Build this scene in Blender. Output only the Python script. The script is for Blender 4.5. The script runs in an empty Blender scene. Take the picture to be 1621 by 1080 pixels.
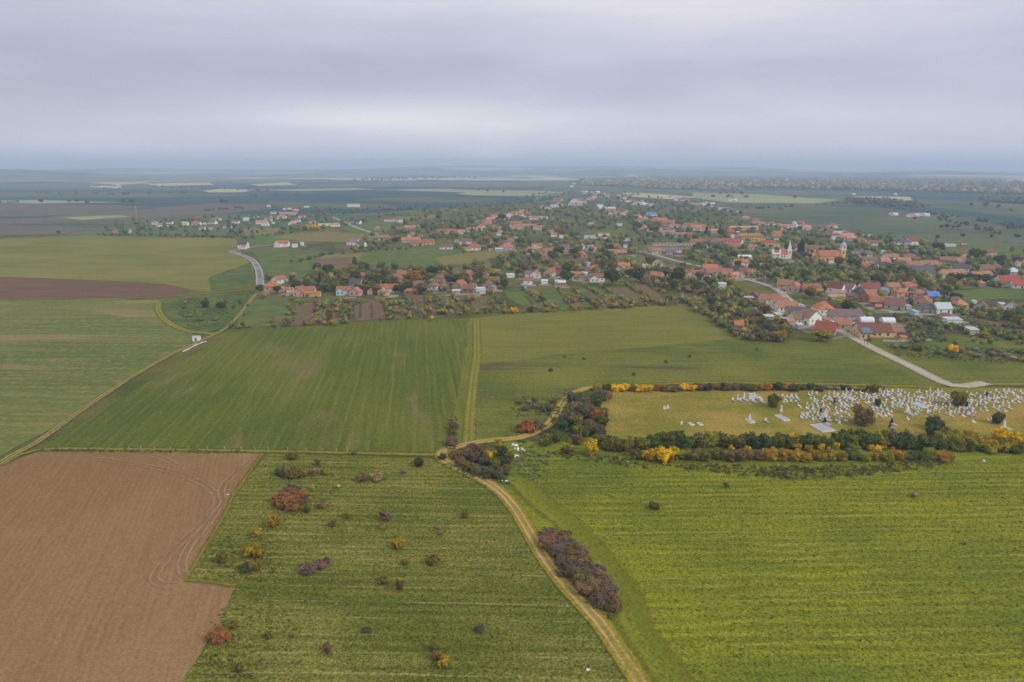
import bpy, bmesh, math, random
import numpy as np
from mathutils import Vector, Matrix
from mathutils.geometry import tessellate_polygon
S = bpy.context.scene
COL = S.collection
R = math.radians
# ---------------------------------------------------------------- camera, sky, sun, exposure
CAMH, FPX, HOR = 90.0, 1081.0, 266.0
PITCH = math.atan((540 - HOR) / FPX)
cam_d = bpy.data.cameras.new('camera')
cam_d.sensor_width = 36; cam_d.lens = 36 * FPX / 1621
cam_d.clip_start = 0.5; cam_d.clip_end = 60000
cam = bpy.data.objects.new('camera', cam_d); COL.objects.link(cam)
cam.location = (0, 0, CAMH); cam.rotation_euler = (math.pi / 2 - PITCH, 0, 0)
S.camera = cam
SUN_EL, SUN_AZ = R(36), R(120)          # azimuth clockwise from +Y: from the right, a little behind the camera
world = bpy.data.worlds.new('World'); S.world = world; world.use_nodes = True
S.view_settings.view_transform = 'Standard'; S.view_settings.look = 'None'
S.view_settings.exposure = 0.38; S.view_settings.gamma = 1
S.cycles.use_denoising = True; S.cycles.denoiser = 'OPENIMAGEDENOISE'; S.cycles.denoising_prefilter = 'NONE'
S.cycles.use_adaptive_sampling = False
S.cycles.volume_bounces = 1
S.cycles.max_bounces = 6; S.cycles.transparent_max_bounces = 16
S.cycles.diffuse_bounces = 3

def N(nt, typ, loc=None, **kw):
    n = nt.nodes.new(typ)
    for k, v in kw.items():
        if k in ('operation', 'blend_type', 'data_type', 'noise_dimensions', 'sky_type', 'sun_disc', 'sun_elevation', 'sun_rotation',
                 'attribute_name', 'noise_type', 'clamp', 'interpolation_type', 'wave_type', 'bands_direction', 'feature', 'clamp_factor', 'distance'):
            setattr(n, k, v)
        else:
            n.inputs[k].default_value = v
    return n
class NT:
    """small helper for writing node graphs as expressions"""
    def __init__(s, nt): s.nt = nt; s.L = nt.links.new
    def put(s, sock, v):
        if hasattr(v, 'is_linked') or hasattr(v, 'links'): s.L(v, sock)
        else: sock.default_value = v
    def m(s, op, a, b=0.0, c=None, clamp=False):
        n = s.nt.nodes.new('ShaderNodeMath'); n.operation = op; n.use_clamp = clamp
        s.put(n.inputs[0], a); s.put(n.inputs[1], b)
        if c is not None: s.put(n.inputs[2], c)
        return n.outputs[0]
    def mr(s, v, a, b, lo=0.0, hi=1.0, smooth=True):
        n = s.nt.nodes.new('ShaderNodeMapRange'); n.interpolation_type = 'SMOOTHSTEP' if smooth else 'LINEAR'
        s.put(n.inputs[0], v); s.put(n.inputs[1], a); s.put(n.inputs[2], b); s.put(n.inputs[3], lo); s.put(n.inputs[4], hi)
        return n.outputs[0]
    def noise(s, vec, scale=1.0, detail=4.0, rough=0.55, dist=0.0):
        n = s.nt.nodes.new('ShaderNodeTexNoise')
        if vec is not None: s.L(vec, n.inputs['Vector'])
        n.inputs['Scale'].default_value = scale; n.inputs['Detail'].default_value = detail
        n.inputs['Roughness'].default_value = rough; n.inputs['Distortion'].default_value = dist
        return n.outputs[0]
    def mix(s, f, a, b, blend='MIX'):
        n = s.nt.nodes.new('ShaderNodeMix'); n.data_type = 'RGBA'; n.blend_type = blend
        s.put(n.inputs[0], f)
        for i, c in ((6, a), (7, b)):
            if isinstance(c, tuple): c = c if len(c) == 4 else c + (1,)
            s.put(n.inputs[i], c)
        return n.outputs[2]
    def mapping(s, vec, scale=(1, 1, 1), rot=0.0, loc=(0, 0, 0)):
        a = s.nt.nodes.new('ShaderNodeMapping'); s.L(vec, a.inputs[0]); a.inputs['Rotation'].default_value = (0, 0, rot)
        b = s.nt.nodes.new('ShaderNodeMapping'); s.L(a.outputs[0], b.inputs[0]); b.inputs['Scale'].default_value = scale; b.inputs['Location'].default_value = loc
        return b.outputs[0]

def build_world():
    nt = world.node_tree; nt.nodes.clear(); g = NT(nt)
    out = nt.nodes.new('ShaderNodeOutputWorld'); bg = nt.nodes.new('ShaderNodeBackground')
    sky = nt.nodes.new('ShaderNodeTexSky'); sky.sky_type = 'NISHITA'; sky.sun_disc = False
    sky.sun_elevation = SUN_EL; sky.sun_rotation = SUN_AZ
    tc = nt.nodes.new('ShaderNodeTexCoord')
    sep = nt.nodes.new('ShaderNodeSeparateXYZ'); g.L(tc.outputs['Generated'], sep.inputs[0])
    x, y, z = sep.outputs
    # stratus deck by elevation: pale above, a slate layer, a paler gap, slate again at the skyline; soft uneven patches
    yy = g.m('MAXIMUM', y, 0.08)
    ax, az = g.m('DIVIDE', x, yy), g.m('DIVIDE', z, yy)
    n1 = g.noise(g.mapping(tc.outputs['Generated'], (1.6, 1.6, 5.5), 0, (4.7, 2.3, 0)), 1.0, 3.0, 0.5, 0.3)
    n2 = g.noise(g.mapping(tc.outputs['Generated'], (4.5, 4.5, 26), 0, (1.7, 6.3, 0)), 1.0, 4.0, 0.5, 0.2)
    rp = nt.nodes.new('ShaderNodeValToRGB'); rp.color_ramp.interpolation = 'B_SPLINE'
    g.L(g.m('ADD', z, g.m('MULTIPLY', g.m('SUBTRACT', n1, 0.5), 0.05)), rp.inputs[0])
    els = [(0.0, (.560, .555, .620)), (0.020, (.545, .545, .615)), (0.045, (.500, .505, .580)), (0.065, (.470, .480, .555)), (0.10, (.405, .420, .515)),
           (0.13, (.370, .390, .495)), (0.165, (.415, .425, .520)), (0.21, (.475, .478, .550)), (0.50, (.62, .62, .66)), (1.0, (.68, .68, .71))]
    while len(rp.color_ramp.elements) < len(els): rp.color_ramp.elements.new(0.5)
    for e, (p, c) in zip(rp.color_ramp.elements, els): e.position = p; e.color = c + (1,)
    shade = g.m('ADD', g.mr(g.m('ADD', g.m('MULTIPLY', n2, .6), g.m('MULTIPLY', g.noise(g.mapping(tc.outputs['Generated'], (6, 6, 24), 0, (3, 1, 2)), 1.0, 5.0, .6, .4), .4)), 0.3, 0.7, 0.91, 1.09, False), 0.0)
    def slope(px, py):
        u = (px - 810.5) / FPX; v = (540 - py) / FPX; dy = math.cos(PITCH) + v * math.sin(PITCH); return u / dy, (-math.sin(PITCH) + v * math.cos(PITCH)) / dy
    for px, py, wx, wy, amp in [(620, 190, 290, 30, .34), (1150, 10, 420, 110, .22), (775, 244, 40, 12, .12), (1260, 190, 260, 26, .10), (1380, 235, 120, 14, .08), (80, 225, 110, 20, .07), (60, 150, 240, 60, -.12), (1010, 150, 160, 34, -.08), (520, 110, 260, 30, -.05), (1560, 60, 160, 80, .05)]:
        sx0, sz0 = slope(px, py)
        q = g.m('ADD', g.m('POWER', g.m('ABSOLUTE', g.m('DIVIDE', g.m('SUBTRACT', ax, sx0), wx / FPX)), 2.0), g.m('POWER', g.m('ABSOLUTE', g.m('DIVIDE', g.m('ADD', g.m('SUBTRACT', az, sz0), g.m('MULTIPLY', g.m('SUBTRACT', n2, .5), .02)), wy / FPX)), 2.0))
        shade = g.m('ADD', shade, g.m('MULTIPLY', g.m('EXPONENT', g.m('MULTIPLY', q, -1.0)), amp))
    sc = nt.nodes.new('ShaderNodeVectorMath'); sc.operation = 'SCALE'; g.L(rp.outputs[0], sc.inputs[0]); g.L(shade, sc.inputs[3])
    skys = nt.nodes.new('ShaderNodeVectorMath'); skys.operation = 'SCALE'; g.L(sky.outputs[0], skys.inputs[0]); skys.inputs[3].default_value = 0.10
    warm = g.mix(g.mr(shade, 1.0, 1.45), sc.outputs[0], g.mix(1.0, sc.outputs[0], (1.09, 1.0, .90), 'MULTIPLY'))
    g.L(g.mix(0.97, skys.outputs[0], warm), bg.inputs[0]); bg.inputs[1].default_value = 1.0
    g.L(bg.outputs[0], out.inputs[0])
build_world()
sun_d = bpy.data.lights.new('sun', 'SUN'); sun_d.energy = 1.5; sun_d.angle = R(12); sun_d.color = (1, 0.95, 0.87)
sun = bpy.data.objects.new('sun', sun_d); COL.objects.link(sun)
sd = Vector((math.sin(SUN_AZ) * math.cos(SUN_EL), math.cos(SUN_AZ) * math.cos(SUN_EL), math.sin(SUN_EL)))
sun.rotation_euler = (-sd).to_track_quat('-Z', 'Y').to_euler(); sun.location = sd * 400

# ---------------------------------------------------------------- from a pixel of the photograph to a point of the ground
cP, sP = math.cos(PITCH), math.sin(PITCH)
def G(px, py, z=0.0):
    u = (px - 810.5) / FPX; v = (540 - py) / FPX
    dx, dy, dz = u, cP + v * sP, -sP + v * cP
    dz = min(dz, -0.0048)
    t = (CAMH - z) / -dz
    return (dx * t, dy * t)
def scl(py):                             # source pixels per metre for things standing at row py
    x, y = G(810, py); return FPX / (y * cP + CAMH * sP)
def topix(x, y, z=0):
    dz = z - CAMH; d = y * cP - dz * sP; up = y * sP + dz * cP
    return 810.5 + FPX * x / d, 540 - FPX * up / d
def inpoly(p, poly):
    x, y = p; c = False; n = len(poly); j = n - 1
    for i in range(n):
        xi, yi = poly[i]; xj, yj = poly[j]
        if (yi > y) != (yj > y) and x < (xj - xi) * (y - yi) / (yj - yi) + xi: c = not c
        j = i
    return c

# ---------------------------------------------------------------- object helpers
def link(o, parent=None):
    COL.objects.link(o)
    if parent is not None: o.parent = parent
    return o
def tag(o, label=None, cat=None, group=None, kind=None):
    if label: o['label'] = label
    if cat: o['category'] = cat
    if group: o['group'] = group
    if kind: o['kind'] = kind
    return o
def me_np(name, V, F, mat=None, cols=None, smooth=False):
    V = np.asarray(V, dtype=np.float32).reshape(-1, 3); F = np.asarray(F, dtype=np.int32)
    me = bpy.data.meshes.new(name); k = F.shape[1]
    me.vertices.add(len(V)); me.vertices.foreach_set('co', V.ravel())
    me.loops.add(F.size); me.loops.foreach_set('vertex_index', F.ravel())
    me.polygons.add(len(F)); me.polygons.foreach_set('loop_start', np.arange(0, F.size, k, dtype=np.int32))
    try: me.polygons.foreach_set('loop_total', np.full(len(F), k, dtype=np.int32))
    except Exception: pass
    if cols is not None:
        a = me.color_attributes.new('Col', 'FLOAT_COLOR', 'POINT')
        c = np.ones((len(V), 4), dtype=np.float32); c[:, :3] = cols; a.data.foreach_set('color', c.ravel())
    if smooth: me.polygons.foreach_set('use_smooth', np.ones(len(F), dtype=bool))
    if mat: me.materials.append(mat)
    me.update(); me.validate()
    return me
def ob(name, me, parent=None, loc=None):
    o = bpy.data.objects.new(name, me); link(o, parent)
    if loc: o.location = loc
    return o
def empty(name, loc, rz=0.0):
    o = bpy.data.objects.new(name, None); o.empty_display_size = 0.5; link(o); o.location = loc; o.rotation_euler = (0, 0, rz); return o
class MB:
    """collects simple solids, links them as one mesh"""
    def __init__(s): s.v = []; s.f = []
    def poly(s, pts, faces):
        b = len(s.v); s.v += [tuple(p) for p in pts]; s.f += [tuple(b + i for i in f) for f in faces]; return s
    def box(s, x0, y0, z0, x1, y1, z1):
        return s.poly([(x0, y0, z0), (x1, y0, z0), (x1, y1, z0), (x0, y1, z0), (x0, y0, z1), (x1, y0, z1), (x1, y1, z1), (x0, y1, z1)],
                      [(3, 2, 1, 0), (4, 5, 6, 7), (0, 1, 5, 4), (1, 2, 6, 5), (2, 3, 7, 6), (3, 0, 4, 7)])
    def frustum(s, x, y, z0, z1, r0, r1, n=8, sx=1, sy=1, a0=0.0, x1=None, y1=None):
        x1 = x if x1 is None else x1; y1 = y if y1 is None else y1
        p = [(x + sx * r0 * math.cos(a0 + 2 * math.pi * i / n), y + sy * r0 * math.sin(a0 + 2 * math.pi * i / n), z0) for i in range(n)]
        q = [(x1 + sx * r1 * math.cos(a0 + 2 * math.pi * i / n), y1 + sy * r1 * math.sin(a0 + 2 * math.pi * i / n), z1) for i in range(n)]
        return s.poly(p + q, [(i, (i + 1) % n, n + (i + 1) % n, n + i) for i in range(n)] + [tuple(range(n - 1, -1, -1)), tuple(range(n, 2 * n))])
    def mesh(s, name, mat):
        me = bpy.data.meshes.new(name); me.from_pydata(s.v, [], s.f); me.materials.append(mat); me.update(); return me
    def build(s, name, mat, parent=None, color=None):
        o = ob(name, s.mesh(name, mat), parent)
        if color: o.color = tuple(color) + (1,)
        return o

# ---------------------------------------------------------------- materials
def new_mat(name):
    m = bpy.data.materials.new(name); m.use_nodes = True; nt = m.node_tree; nt.nodes.clear()
    g = NT(nt); out = nt.nodes.new('ShaderNodeOutputMaterial'); b = nt.nodes.new('ShaderNodeBsdfPrincipled')
    b.inputs['Roughness'].default_value = 0.9; b.inputs['Specular IOR Level'].default_value = 0.15
    g.L(b.outputs[0], out.inputs[0])
    return m, g, b, out
def pos(g):
    n = g.nt.nodes.new('ShaderNodeNewGeometry'); return n.outputs['Position']
def bump(g, b, h, dist, strength=0.6):
    n = g.nt.nodes.new('ShaderNodeBump'); n.inputs['Distance'].default_value = dist; n.inputs['Strength'].default_value = strength
    g.L(h, n.inputs['Height']); g.L(n.outputs[0], b.inputs['Normal'])
def field(name, c1, c2, c3=None, ang=0.0, row=3.0, stretch=40.0, rows=0.5, patch=60.0, fine=1.2, bumpd=0.25, c3a=0.15, c3t=(0.56, 0.72), lines=None, c4=None, c4t=(.5, .62), c4s=None, con=.24, bands=None):
    """meadow / crop / soil: long streaks along ang, broad patches, fine speckle"""
    m, g, b, out = new_mat(name); b.inputs['Specular IOR Level'].default_value = 0.0
    p = pos(g)
    st = g.noise(g.mapping(p, (1 / stretch, 1 / row, 0), -ang), 1.0, 3.0, 0.6, 0.25)
    st2 = g.noise(g.mapping(p, (2.3 / stretch, 3.1 / row, 0), -ang, (5, 7, 0)), 1.0, 3.0, 0.6)
    pt = g.noise(g.mapping(p, (1 / patch, 1 / patch, 0), 0, (11, 3, 0)), 1.0, 5.0, 0.55, 0.4)
    fn = g.noise(p, 1 / fine, 7.0, 0.72)
    fn2 = g.noise(p, 0.35 / fine, 4.0, 0.6)
    f = g.m('ADD', g.m('MULTIPLY', g.m('ADD', g.m('MULTIPLY', st, .6), g.m('MULTIPLY', st2, .4)), rows), g.m('MULTIPLY', pt, 1 - rows))
    f = g.mr(g.m('ADD', f, g.m('MULTIPLY', g.m('SUBTRACT', fn, 0.5), 0.35)), 0.38, 0.62)
    c = g.mix(f, c1, c2)
    if c4:
        s4 = c4s or patch * 1.7
        q = g.noise(g.mapping(p, (1 / (s4 * 2.0), 1 / s4 * 1.6, 0), -ang, (31, 17, 0)), 1.0, 6.0, 0.6, 0.7)
        c = g.mix(g.mr(q, c4t[0], c4t[1]), c, c4)
    if c3:
        c = g.mix(g.m('MULTIPLY', g.mr(g.m('ADD', g.m('MULTIPLY', fn2, .5), g.m('MULTIPLY', st2, .5)), c3t[0], c3t[1]), 0.85), c, c3)
    if lines:
        sp, wid, lc, amt = lines
        sx = g.nt.nodes.new('ShaderNodeSeparateXYZ'); g.L(g.mapping(p, (1, 1, 1), -ang), sx.inputs[0])
        wob = g.m('MULTIPLY', g.m('SUBTRACT', g.noise(g.mapping(p, (.01, .01, 0)), 1.0, 3.0), 0.5), sp * 0.9)
        fr = g.m('FRACT', g.m('DIVIDE', g.m('ADD', sx.outputs[1], wob), sp))
        ln = g.mr(g.m('ABSOLUTE', g.m('SUBTRACT', fr, 0.5)), 0.5 * wid, 1.0 * wid, 1.0, 0.0)
        ln = g.m('MULTIPLY', ln, g.mr(g.noise(g.mapping(p, (1 / 30, 1 / 8, 0), -ang), 1.0, 4.0), 0.4, 0.62))
        c = g.mix(g.m('MULTIPLY', ln, amt), c, lc)
    br = g.mr(fn, 0.30, 0.70, 1 - con, 1 + con, False)
    if bands:
        sp, amt = bands
        sb = g.nt.nodes.new('ShaderNodeSeparateXYZ'); g.L(g.mapping(p, (1, 1, 1), -ang), sb.inputs[0])
        wb = g.m('MULTIPLY', g.m('SUBTRACT', g.noise(g.mapping(p, (1 / 26, 1 / 9, 0), -ang, (3, 9, 0)), 1.0, 4.0, .6), 0.5), sp * 1.9)
        sn = g.m('SINE', g.m('MULTIPLY', g.m('ADD', sb.outputs[1], wb), 6.2832 / sp))
        mk = g.mr(g.noise(g.mapping(p, (1 / 45, 1 / 16, 0), -ang, (13, 5, 0)), 1.0, 4.0, .6), .36, .60, .15, 1.0)
        br = g.m('MULTIPLY', br, g.m('ADD', 1.0, g.m('MULTIPLY', g.m('MULTIPLY', sn, amt), mk)))
    vm = g.nt.nodes.new('ShaderNodeVectorMath'); vm.operation = 'SCALE'; g.L(c, vm.inputs[0]); g.L(br, vm.inputs[3])
    g.L(vm.outputs[0], b.inputs['Base Color'])
    bump(g, b, g.m('ADD', fn, g.m('MULTIPLY', st2, 0.6)), bumpd)
    return m
def ribbon(name, layers, half, ragged=0.5, soft=0.35, only=False):
    """surface along a line; layers = [(centre m, half width m, colour, strength)] over base; edges break up into transparency"""
    m, g, b, out = new_mat(name); b.inputs['Specular IOR Level'].default_value = 0.0
    uv = g.nt.nodes.new('ShaderNodeUVMap'); uv.uv_map = 'UVMap'
    sx = g.nt.nodes.new('ShaderNodeSeparateXYZ'); g.L(uv.outputs[0], sx.inputs[0])
    u = sx.outputs[0]; p = pos(g)
    n1 = g.m('SUBTRACT', g.noise(p, 0.35, 5.0, 0.65), 0.5); n2 = g.noise(p, 1.6, 6.0, 0.7); n3 = g.noise(p, 0.07, 3.0, 0.5)
    c = None; msk = None
    for cx, hw, col, stg in layers:
        if c is None: c = g.mix(g.mr(n2, .35, .65), tuple(k * 0.66 for k in col), tuple(k * 1.34 for k in col)); continue
        d = g.m('ABSOLUTE', g.m('SUBTRACT', g.m('ADD', u, g.m('MULTIPLY', n1, ragged * 0.8)), cx))
        f = g.m('MULTIPLY', g.mr(d, hw * 0.45, hw * 1.25, 1.0, 0.0), g.mr(g.m('ADD', g.m('MULTIPLY', n2, .5), g.m('MULTIPLY', n3, .5)), 0.36, 0.56, 0.25, 1.0))
        msk = f if msk is None else g.m('MAXIMUM', msk, f)
        c = g.mix(g.m('MULTIPLY', f, stg), c, g.mix(n2, tuple(k * 0.8 for k in col), tuple(min(1, k * 1.2) for k in col)))
    g.L(c, b.inputs['Base Color']); bump(g, b, n2, 0.12)
    al = g.mr(g.m('ABSOLUTE', g.m('ADD', u, g.m('MULTIPLY', n1, ragged * 2.2))), half - soft * 2, half, 1.0, 0.0)
    al = g.m('MULTIPLY', al, g.mr(g.m('ABSOLUTE', u), half * 0.9, half * 0.999, 1.0, 0.0))
    if only: al = g.m('MULTIPLY', al, g.m('ADD', 0.06, g.m('MULTIPLY', msk, .45)))
    g.L(al, b.inputs['Alpha'])
    return m
def plain(name, col, rough=0.8, var=0.15, scale=0.6, spec=0.2, metal=0.0):
    m, g, b, out = new_mat(name)
    tc = g.nt.nodes.new('ShaderNodeTexCoord')
    n = g.noise(tc.outputs['Object'], scale, 5.0, 0.6)
    g.L(g.mix(n, tuple(k * (1 - var) for k in col), tuple(min(1, k * (1 + var)) for k in col)), b.inputs['Base Color'])
    b.inputs['Roughness'].default_value = rough; b.inputs['Specular IOR Level'].default_value = spec; b.inputs['Metallic'].default_value = metal
    return m
def objcol(name, kind):
    """colour comes from the object; weathering from noise"""
    m, g, b, out = new_mat(name)
    oi = g.nt.nodes.new('ShaderNodeObjectInfo'); p = pos(g)
    col = oi.outputs['Color']
    if kind == 'roof':
        n1 = g.noise(p, 0.55, 6.0, 0.68); n2 = g.noise(g.mapping(p, (2.5, 2.5, 6)), 1.0, 3.0, 0.7); n3 = g.noise(p, 0.16, 3.0, 0.5)
        c = g.mix(g.mr(n1, .40, .66, 0, .6), col, (0.12, 0.085, 0.07))
        c = g.mix(g.mr(n2, .5, .8, 0, .4), c, (0.36, 0.22, 0.15))
        c = g.mix(g.mr(n3, .52, .72, 0, .35), c, (0.13, 0.12, 0.10))
        g.L(c, b.inputs['Base Color']); bump(g, b, n2, 0.05); b.inputs['Roughness'].default_value = 0.8
    elif kind == 'wall':
        n1 = g.noise(p, 0.9, 5.0, 0.6)
        sx = g.nt.nodes.new('ShaderNodeSeparateXYZ'); g.L(p, sx.inputs[0])
        low = g.m('MULTIPLY', g.mr(sx.outputs[2], 0.2, 1.4, 1.0, 0.0), g.mr(n1, .4, .65))
        c = g.mix(g.mr(n1, .4, .75, 0, .22), col, (0.35, 0.33, 0.29))
        c = g.mix(g.m('MULTIPLY', low, 0.6), c, (0.23, 0.19, 0.15))
        g.L(c, b.inputs['Base Color'])
    elif kind == 'leaf':
        n1 = g.noise(p, 0.8, 4.0, 0.6); n2 = g.noise(p, 4.5, 2.0, 0.6); n3 = g.noise(p, 0.42, 3.0, 0.65)
        col = g.mix(g.mr(n3, .46, .64, 0, .55), col, g.mix(g.mr(n1, .4, .6), (.085, .105, .025), (.14, .115, .05)))
        vm = g.nt.nodes.new('ShaderNodeVectorMath'); vm.operation = 'SCALE'; g.L(col, vm.inputs[0]); g.L(g.mr(n1, .3, .7, .68, 1.38, False), vm.inputs[3])
        c = g.mix(g.mr(n2, .52, .75, 0, .35), vm.outputs[0], (0.115, 0.085, 0.04))
        g.L(c, b.inputs['Base Color'])
        tr = g.nt.nodes.new('ShaderNodeBsdfTranslucent'); g.L(c, tr.inputs[0])
        mx = g.nt.nodes.new('ShaderNodeMixShader'); mx.inputs[0].default_value = 0.25
        g.L(b.outputs[0], mx.inputs[1]); g.L(tr.outputs[0], mx.inputs[2]); g.L(mx.outputs[0], out.inputs[0])
    else:
        g.L(col, b.inputs['Base Color'])
    return m
def attrcol(name):
    m, g, b, out = new_mat(name)
    a = g.nt.nodes.new('ShaderNodeAttribute'); a.attribute_name = 'Col'
    n = g.noise(pos(g), 0.5, 4.0, 0.6)
    vm = g.nt.nodes.new('ShaderNodeVectorMath'); vm.operation = 'SCALE'; g.L(a.outputs['Color'], vm.inputs[0]); g.L(g.mr(n, .3, .7, .75, 1.3, False), vm.inputs[3])
    g.L(vm.outputs[0], b.inputs['Base Color'])
    return m
M_ROOF, M_WALL, M_LEAF, M_PLAIN = objcol('roof_tiles', 'roof'), objcol('plaster', 'wall'), objcol('foliage', 'leaf'), objcol('painted', 'plain')
M_STUFF = attrcol('mixed_foliage')
M_BARK = plain('bark', (0.10, 0.075, 0.055), 0.95, 0.3, 3)
M_GLASS = plain('window_glass', (0.03, 0.035, 0.045), 0.25, 0.2, 1, 0.5)
M_DOOR = plain('door_wood', (0.12, 0.07, 0.04), 0.7)
M_BRICK = plain('chimney_brick', (0.30, 0.17, 0.12), 0.9, 0.3, 4)
M_STONE = plain('white_stone', (0.66, 0.65, 0.64), 0.8, 0.28, 0.12)
M_SLAB = plain('grey_slab', (0.35, 0.34, 0.34), 0.8, 0.25, 1.5)
M_BLACK = plain('black_granite', (0.02, 0.02, 0.022), 0.3, 0.2, 1, 0.5)
M_METAL = plain('grey_metal', (0.38, 0.39, 0.40), 0.5, 0.1, 1, 0.4)
M_FILM = plain('greenhouse_film', (0.66, 0.69, 0.72), 0.35, 0.12, 0.5, 0.4)
M_WOOD = plain('weathered_wood', (0.24, 0.19, 0.15), 0.9, 0.25, 2)

rng = random.Random(11)
npr = np.random.default_rng(5)
# ---------------------------------------------------------------- the ground
ZN = [0]
def sheet_w(name, polys, z, mat, jitter=True, kind='structure', step=5.0, amp=0.5, inc=None):
    V, F = [], []; z0 = z
    for pw in polys:
        ZN[0] += inc is None; z = z0 + (ZN[0] * 0.0011 if inc is None else polys.index(pw) * inc)
        pts = []
        n = len(pw)
        for i in range(n):
            a, b = Vector(pw[i][:2]), Vector(pw[(i + 1) % n][:2]); d = (b - a).length
            dist = max(100.0, ((a + b) / 2).length); st = step * dist / 250
            k = max(1, min(60, int(d / st))) if jitter else 1
            for j in range(k):
                q = a.lerp(b, j / k)
                if jitter and j: q = q + Vector((rng.uniform(-1, 1), rng.uniform(-1, 1))) * amp * dist / 300
                pts.append((q.x, q.y, z))
        tris = tessellate_polygon([[Vector(p) for p in pts]])
        b0 = len(V); V += pts
        for t in tris:
            a, b, c = [Vector(pts[i]) for i in t]
            t = t if (b - a).cross(c - a).z > 0 else t[::-1]
            F.append([b0 + i for i in t])
    o = ob(name, me_np(name, V, F, mat)); tag(o, kind=kind); return o
def sheet(name, px_polys, z, mat, **kw): return sheet_w(name, [[G(*p) for p in pl] for pl in px_polys], z, mat, **kw)
def smooth_line(pts, step=4.0):
    P = [Vector((p[0], p[1], 0)) for p in pts]; out = []
    for i in range(len(P) - 1):
        p0 = P[max(0, i - 1)]; p1 = P[i]; p2 = P[i + 1]; p3 = P[min(len(P) - 1, i + 2)]
        k = max(2, int((p2 - p1).length / (step * max(1, p1.length / 250))))
        for j in range(k):
            t = j / k
            out.append(0.5 * ((2 * p1) + (p2 - p0) * t + (2 * p0 - 5 * p1 + 4 * p2 - p3) * t * t + (3 * p1 - p0 - 3 * p2 + p3) * t ** 3))
    out.append(P[-1]); return out
def strip(name, pts_px, half, z, mat, world_pts=False):
    ZN[0] += 1; z += ZN[0] * 0.0011
    L = smooth_line(pts_px if world_pts else [G(*p) for p in pts_px])
    V, UV = [], []; s = 0
    for i, p in enumerate(L):
        t = (L[min(i + 1, len(L) - 1)] - L[max(i - 1, 0)]).normalized(); nrm = Vector((-t.y, t.x, 0))
        if i: s += (p - L[i - 1]).length
        for k in (-1, 1): q = p + nrm * half * k; V.append((q.x, q.y, z)); UV.append((half * k, s))
    F = [[2 * i + 1, 2 * i, 2 * i + 2, 2 * i + 3] for i in range(len(L) - 1)]
    me = me_np(name, V, F, mat); uvl = me.uv_layers.new(name='UVMap')
    idx = np.zeros(len(me.loops), dtype=np.int32); me.loops.foreach_get('vertex_index', idx)
    uvl.data.foreach_set('uv', np.array(UV, dtype=np.float32)[idx].ravel())
    o = ob(name, me); tag(o, kind='structure'); return o
def wang(a, b):                          # world direction of an image line
    p, q = G(*a), G(*b); return math.atan2(q[1] - p[1], q[0] - p[0])

GRASS_Y, GRASS_G, GRASS_D = (0.215, 0.218, 0.020), (0.128, 0.160, 0.020), (0.080, 0.100, 0.012)
m_base = field('rough_grass', (0.070, 0.085, 0.026), (0.135, 0.130, 0.038), (0.05, 0.055, 0.025), row=8, stretch=30, rows=.3, patch=50, c4=(.14, .11, .07), c4t=(.56, .66))
m_meadow_r = field('mown_meadow', GRASS_G, GRASS_Y, GRASS_D, ang=R(1.5), row=2.6, stretch=90, rows=.58, patch=38, fine=.6, con=.48, bands=(3.3, .14), lines=(6.6, .055, (.34, .31, .09), .35), c4=(.095, .125, .022), c4t=(.50, .66))
m_meadow_l = field('pasture', (0.090, 0.118, 0.020), (0.195, 0.180, 0.042), (0.055, 0.070, 0.012), ang=R(-1.5), row=2.6, stretch=60, rows=.55, patch=26, fine=.6, con=.60, bands=(2.7, .16), lines=(5.4, .06, (.29, .26, .12), .55), c4=(.085, .105, .018), c4t=(.52, .68))
a4 = wang((640, 715), (700, 515)); a4b = wang((70, 706), (365, 522))
m_wheat = field('young_wheat', (0.082, 0.105, 0.020), (0.125, 0.138, 0.026), (0.18, 0.155, 0.045), ang=a4b + R(6), row=3.2, stretch=70, rows=.5, patch=70, fine=1.0, bumpd=.12, c3t=(.60, .78), lines=(5.2, .10, (.19, .18, .06), .38), con=.34, bands=(3.1, .07), c4=(.165, .140, .055), c4t=(.53, .70), c4s=38)
m_soil = field('ploughed_soil', (0.212, 0.124, 0.052), (0.258, 0.156, 0.074), (0.33, 0.225, 0.13), ang=wang((20, 1000), (180, 730)), row=1.6, stretch=26, rows=.5, patch=60, fine=.5, bumpd=.07, con=.24, bands=(1.5, .05), c4=(.30, .195, .105), c4t=(.52, .7))
m_soil2 = field('dark_soil', (0.125, 0.078, 0.052), (0.165, 0.103, 0.068), None, ang=wang((20, 460), (260, 462)), row=6, stretch=90, rows=.7, patch=70)
m_sown = field('left_sown_field', (0.105, 0.135, 0.038), (0.150, 0.165, 0.044), (0.215, 0.185, 0.068), ang=R(-1), row=11, stretch=150, rows=.5, patch=90, bumpd=.1, c3t=(.47, .62), c4=(.235, .180, .085), c4t=(.52, .66), c4s=60)
m_top = field('hill_meadow', (0.135, 0.150, 0.040), (0.215, 0.195, 0.055), (0.09, 0.10, 0.035), ang=R(-2), row=14, stretch=160, rows=.6, patch=90, c4=(.075, .115, .042), c4t=(.56, .7))
m_brown = field('stubble_meadow', (0.125, 0.142, 0.032), (0.195, 0.180, 0.045), (0.095, 0.090, 0.028), ang=R(2), row=5, stretch=60, rows=.5, patch=70, c4=(.205, .150, .055), c4t=(.54, .72))
m_grey = field('rough_pasture', (0.085, 0.110, 0.024), (0.165, 0.165, 0.036), (0.065, 0.065, 0.026), ang=R(1), row=3, stretch=40, rows=.5, patch=40, c4=(.10, .088, .042), c4t=(.54, .66))
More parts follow.
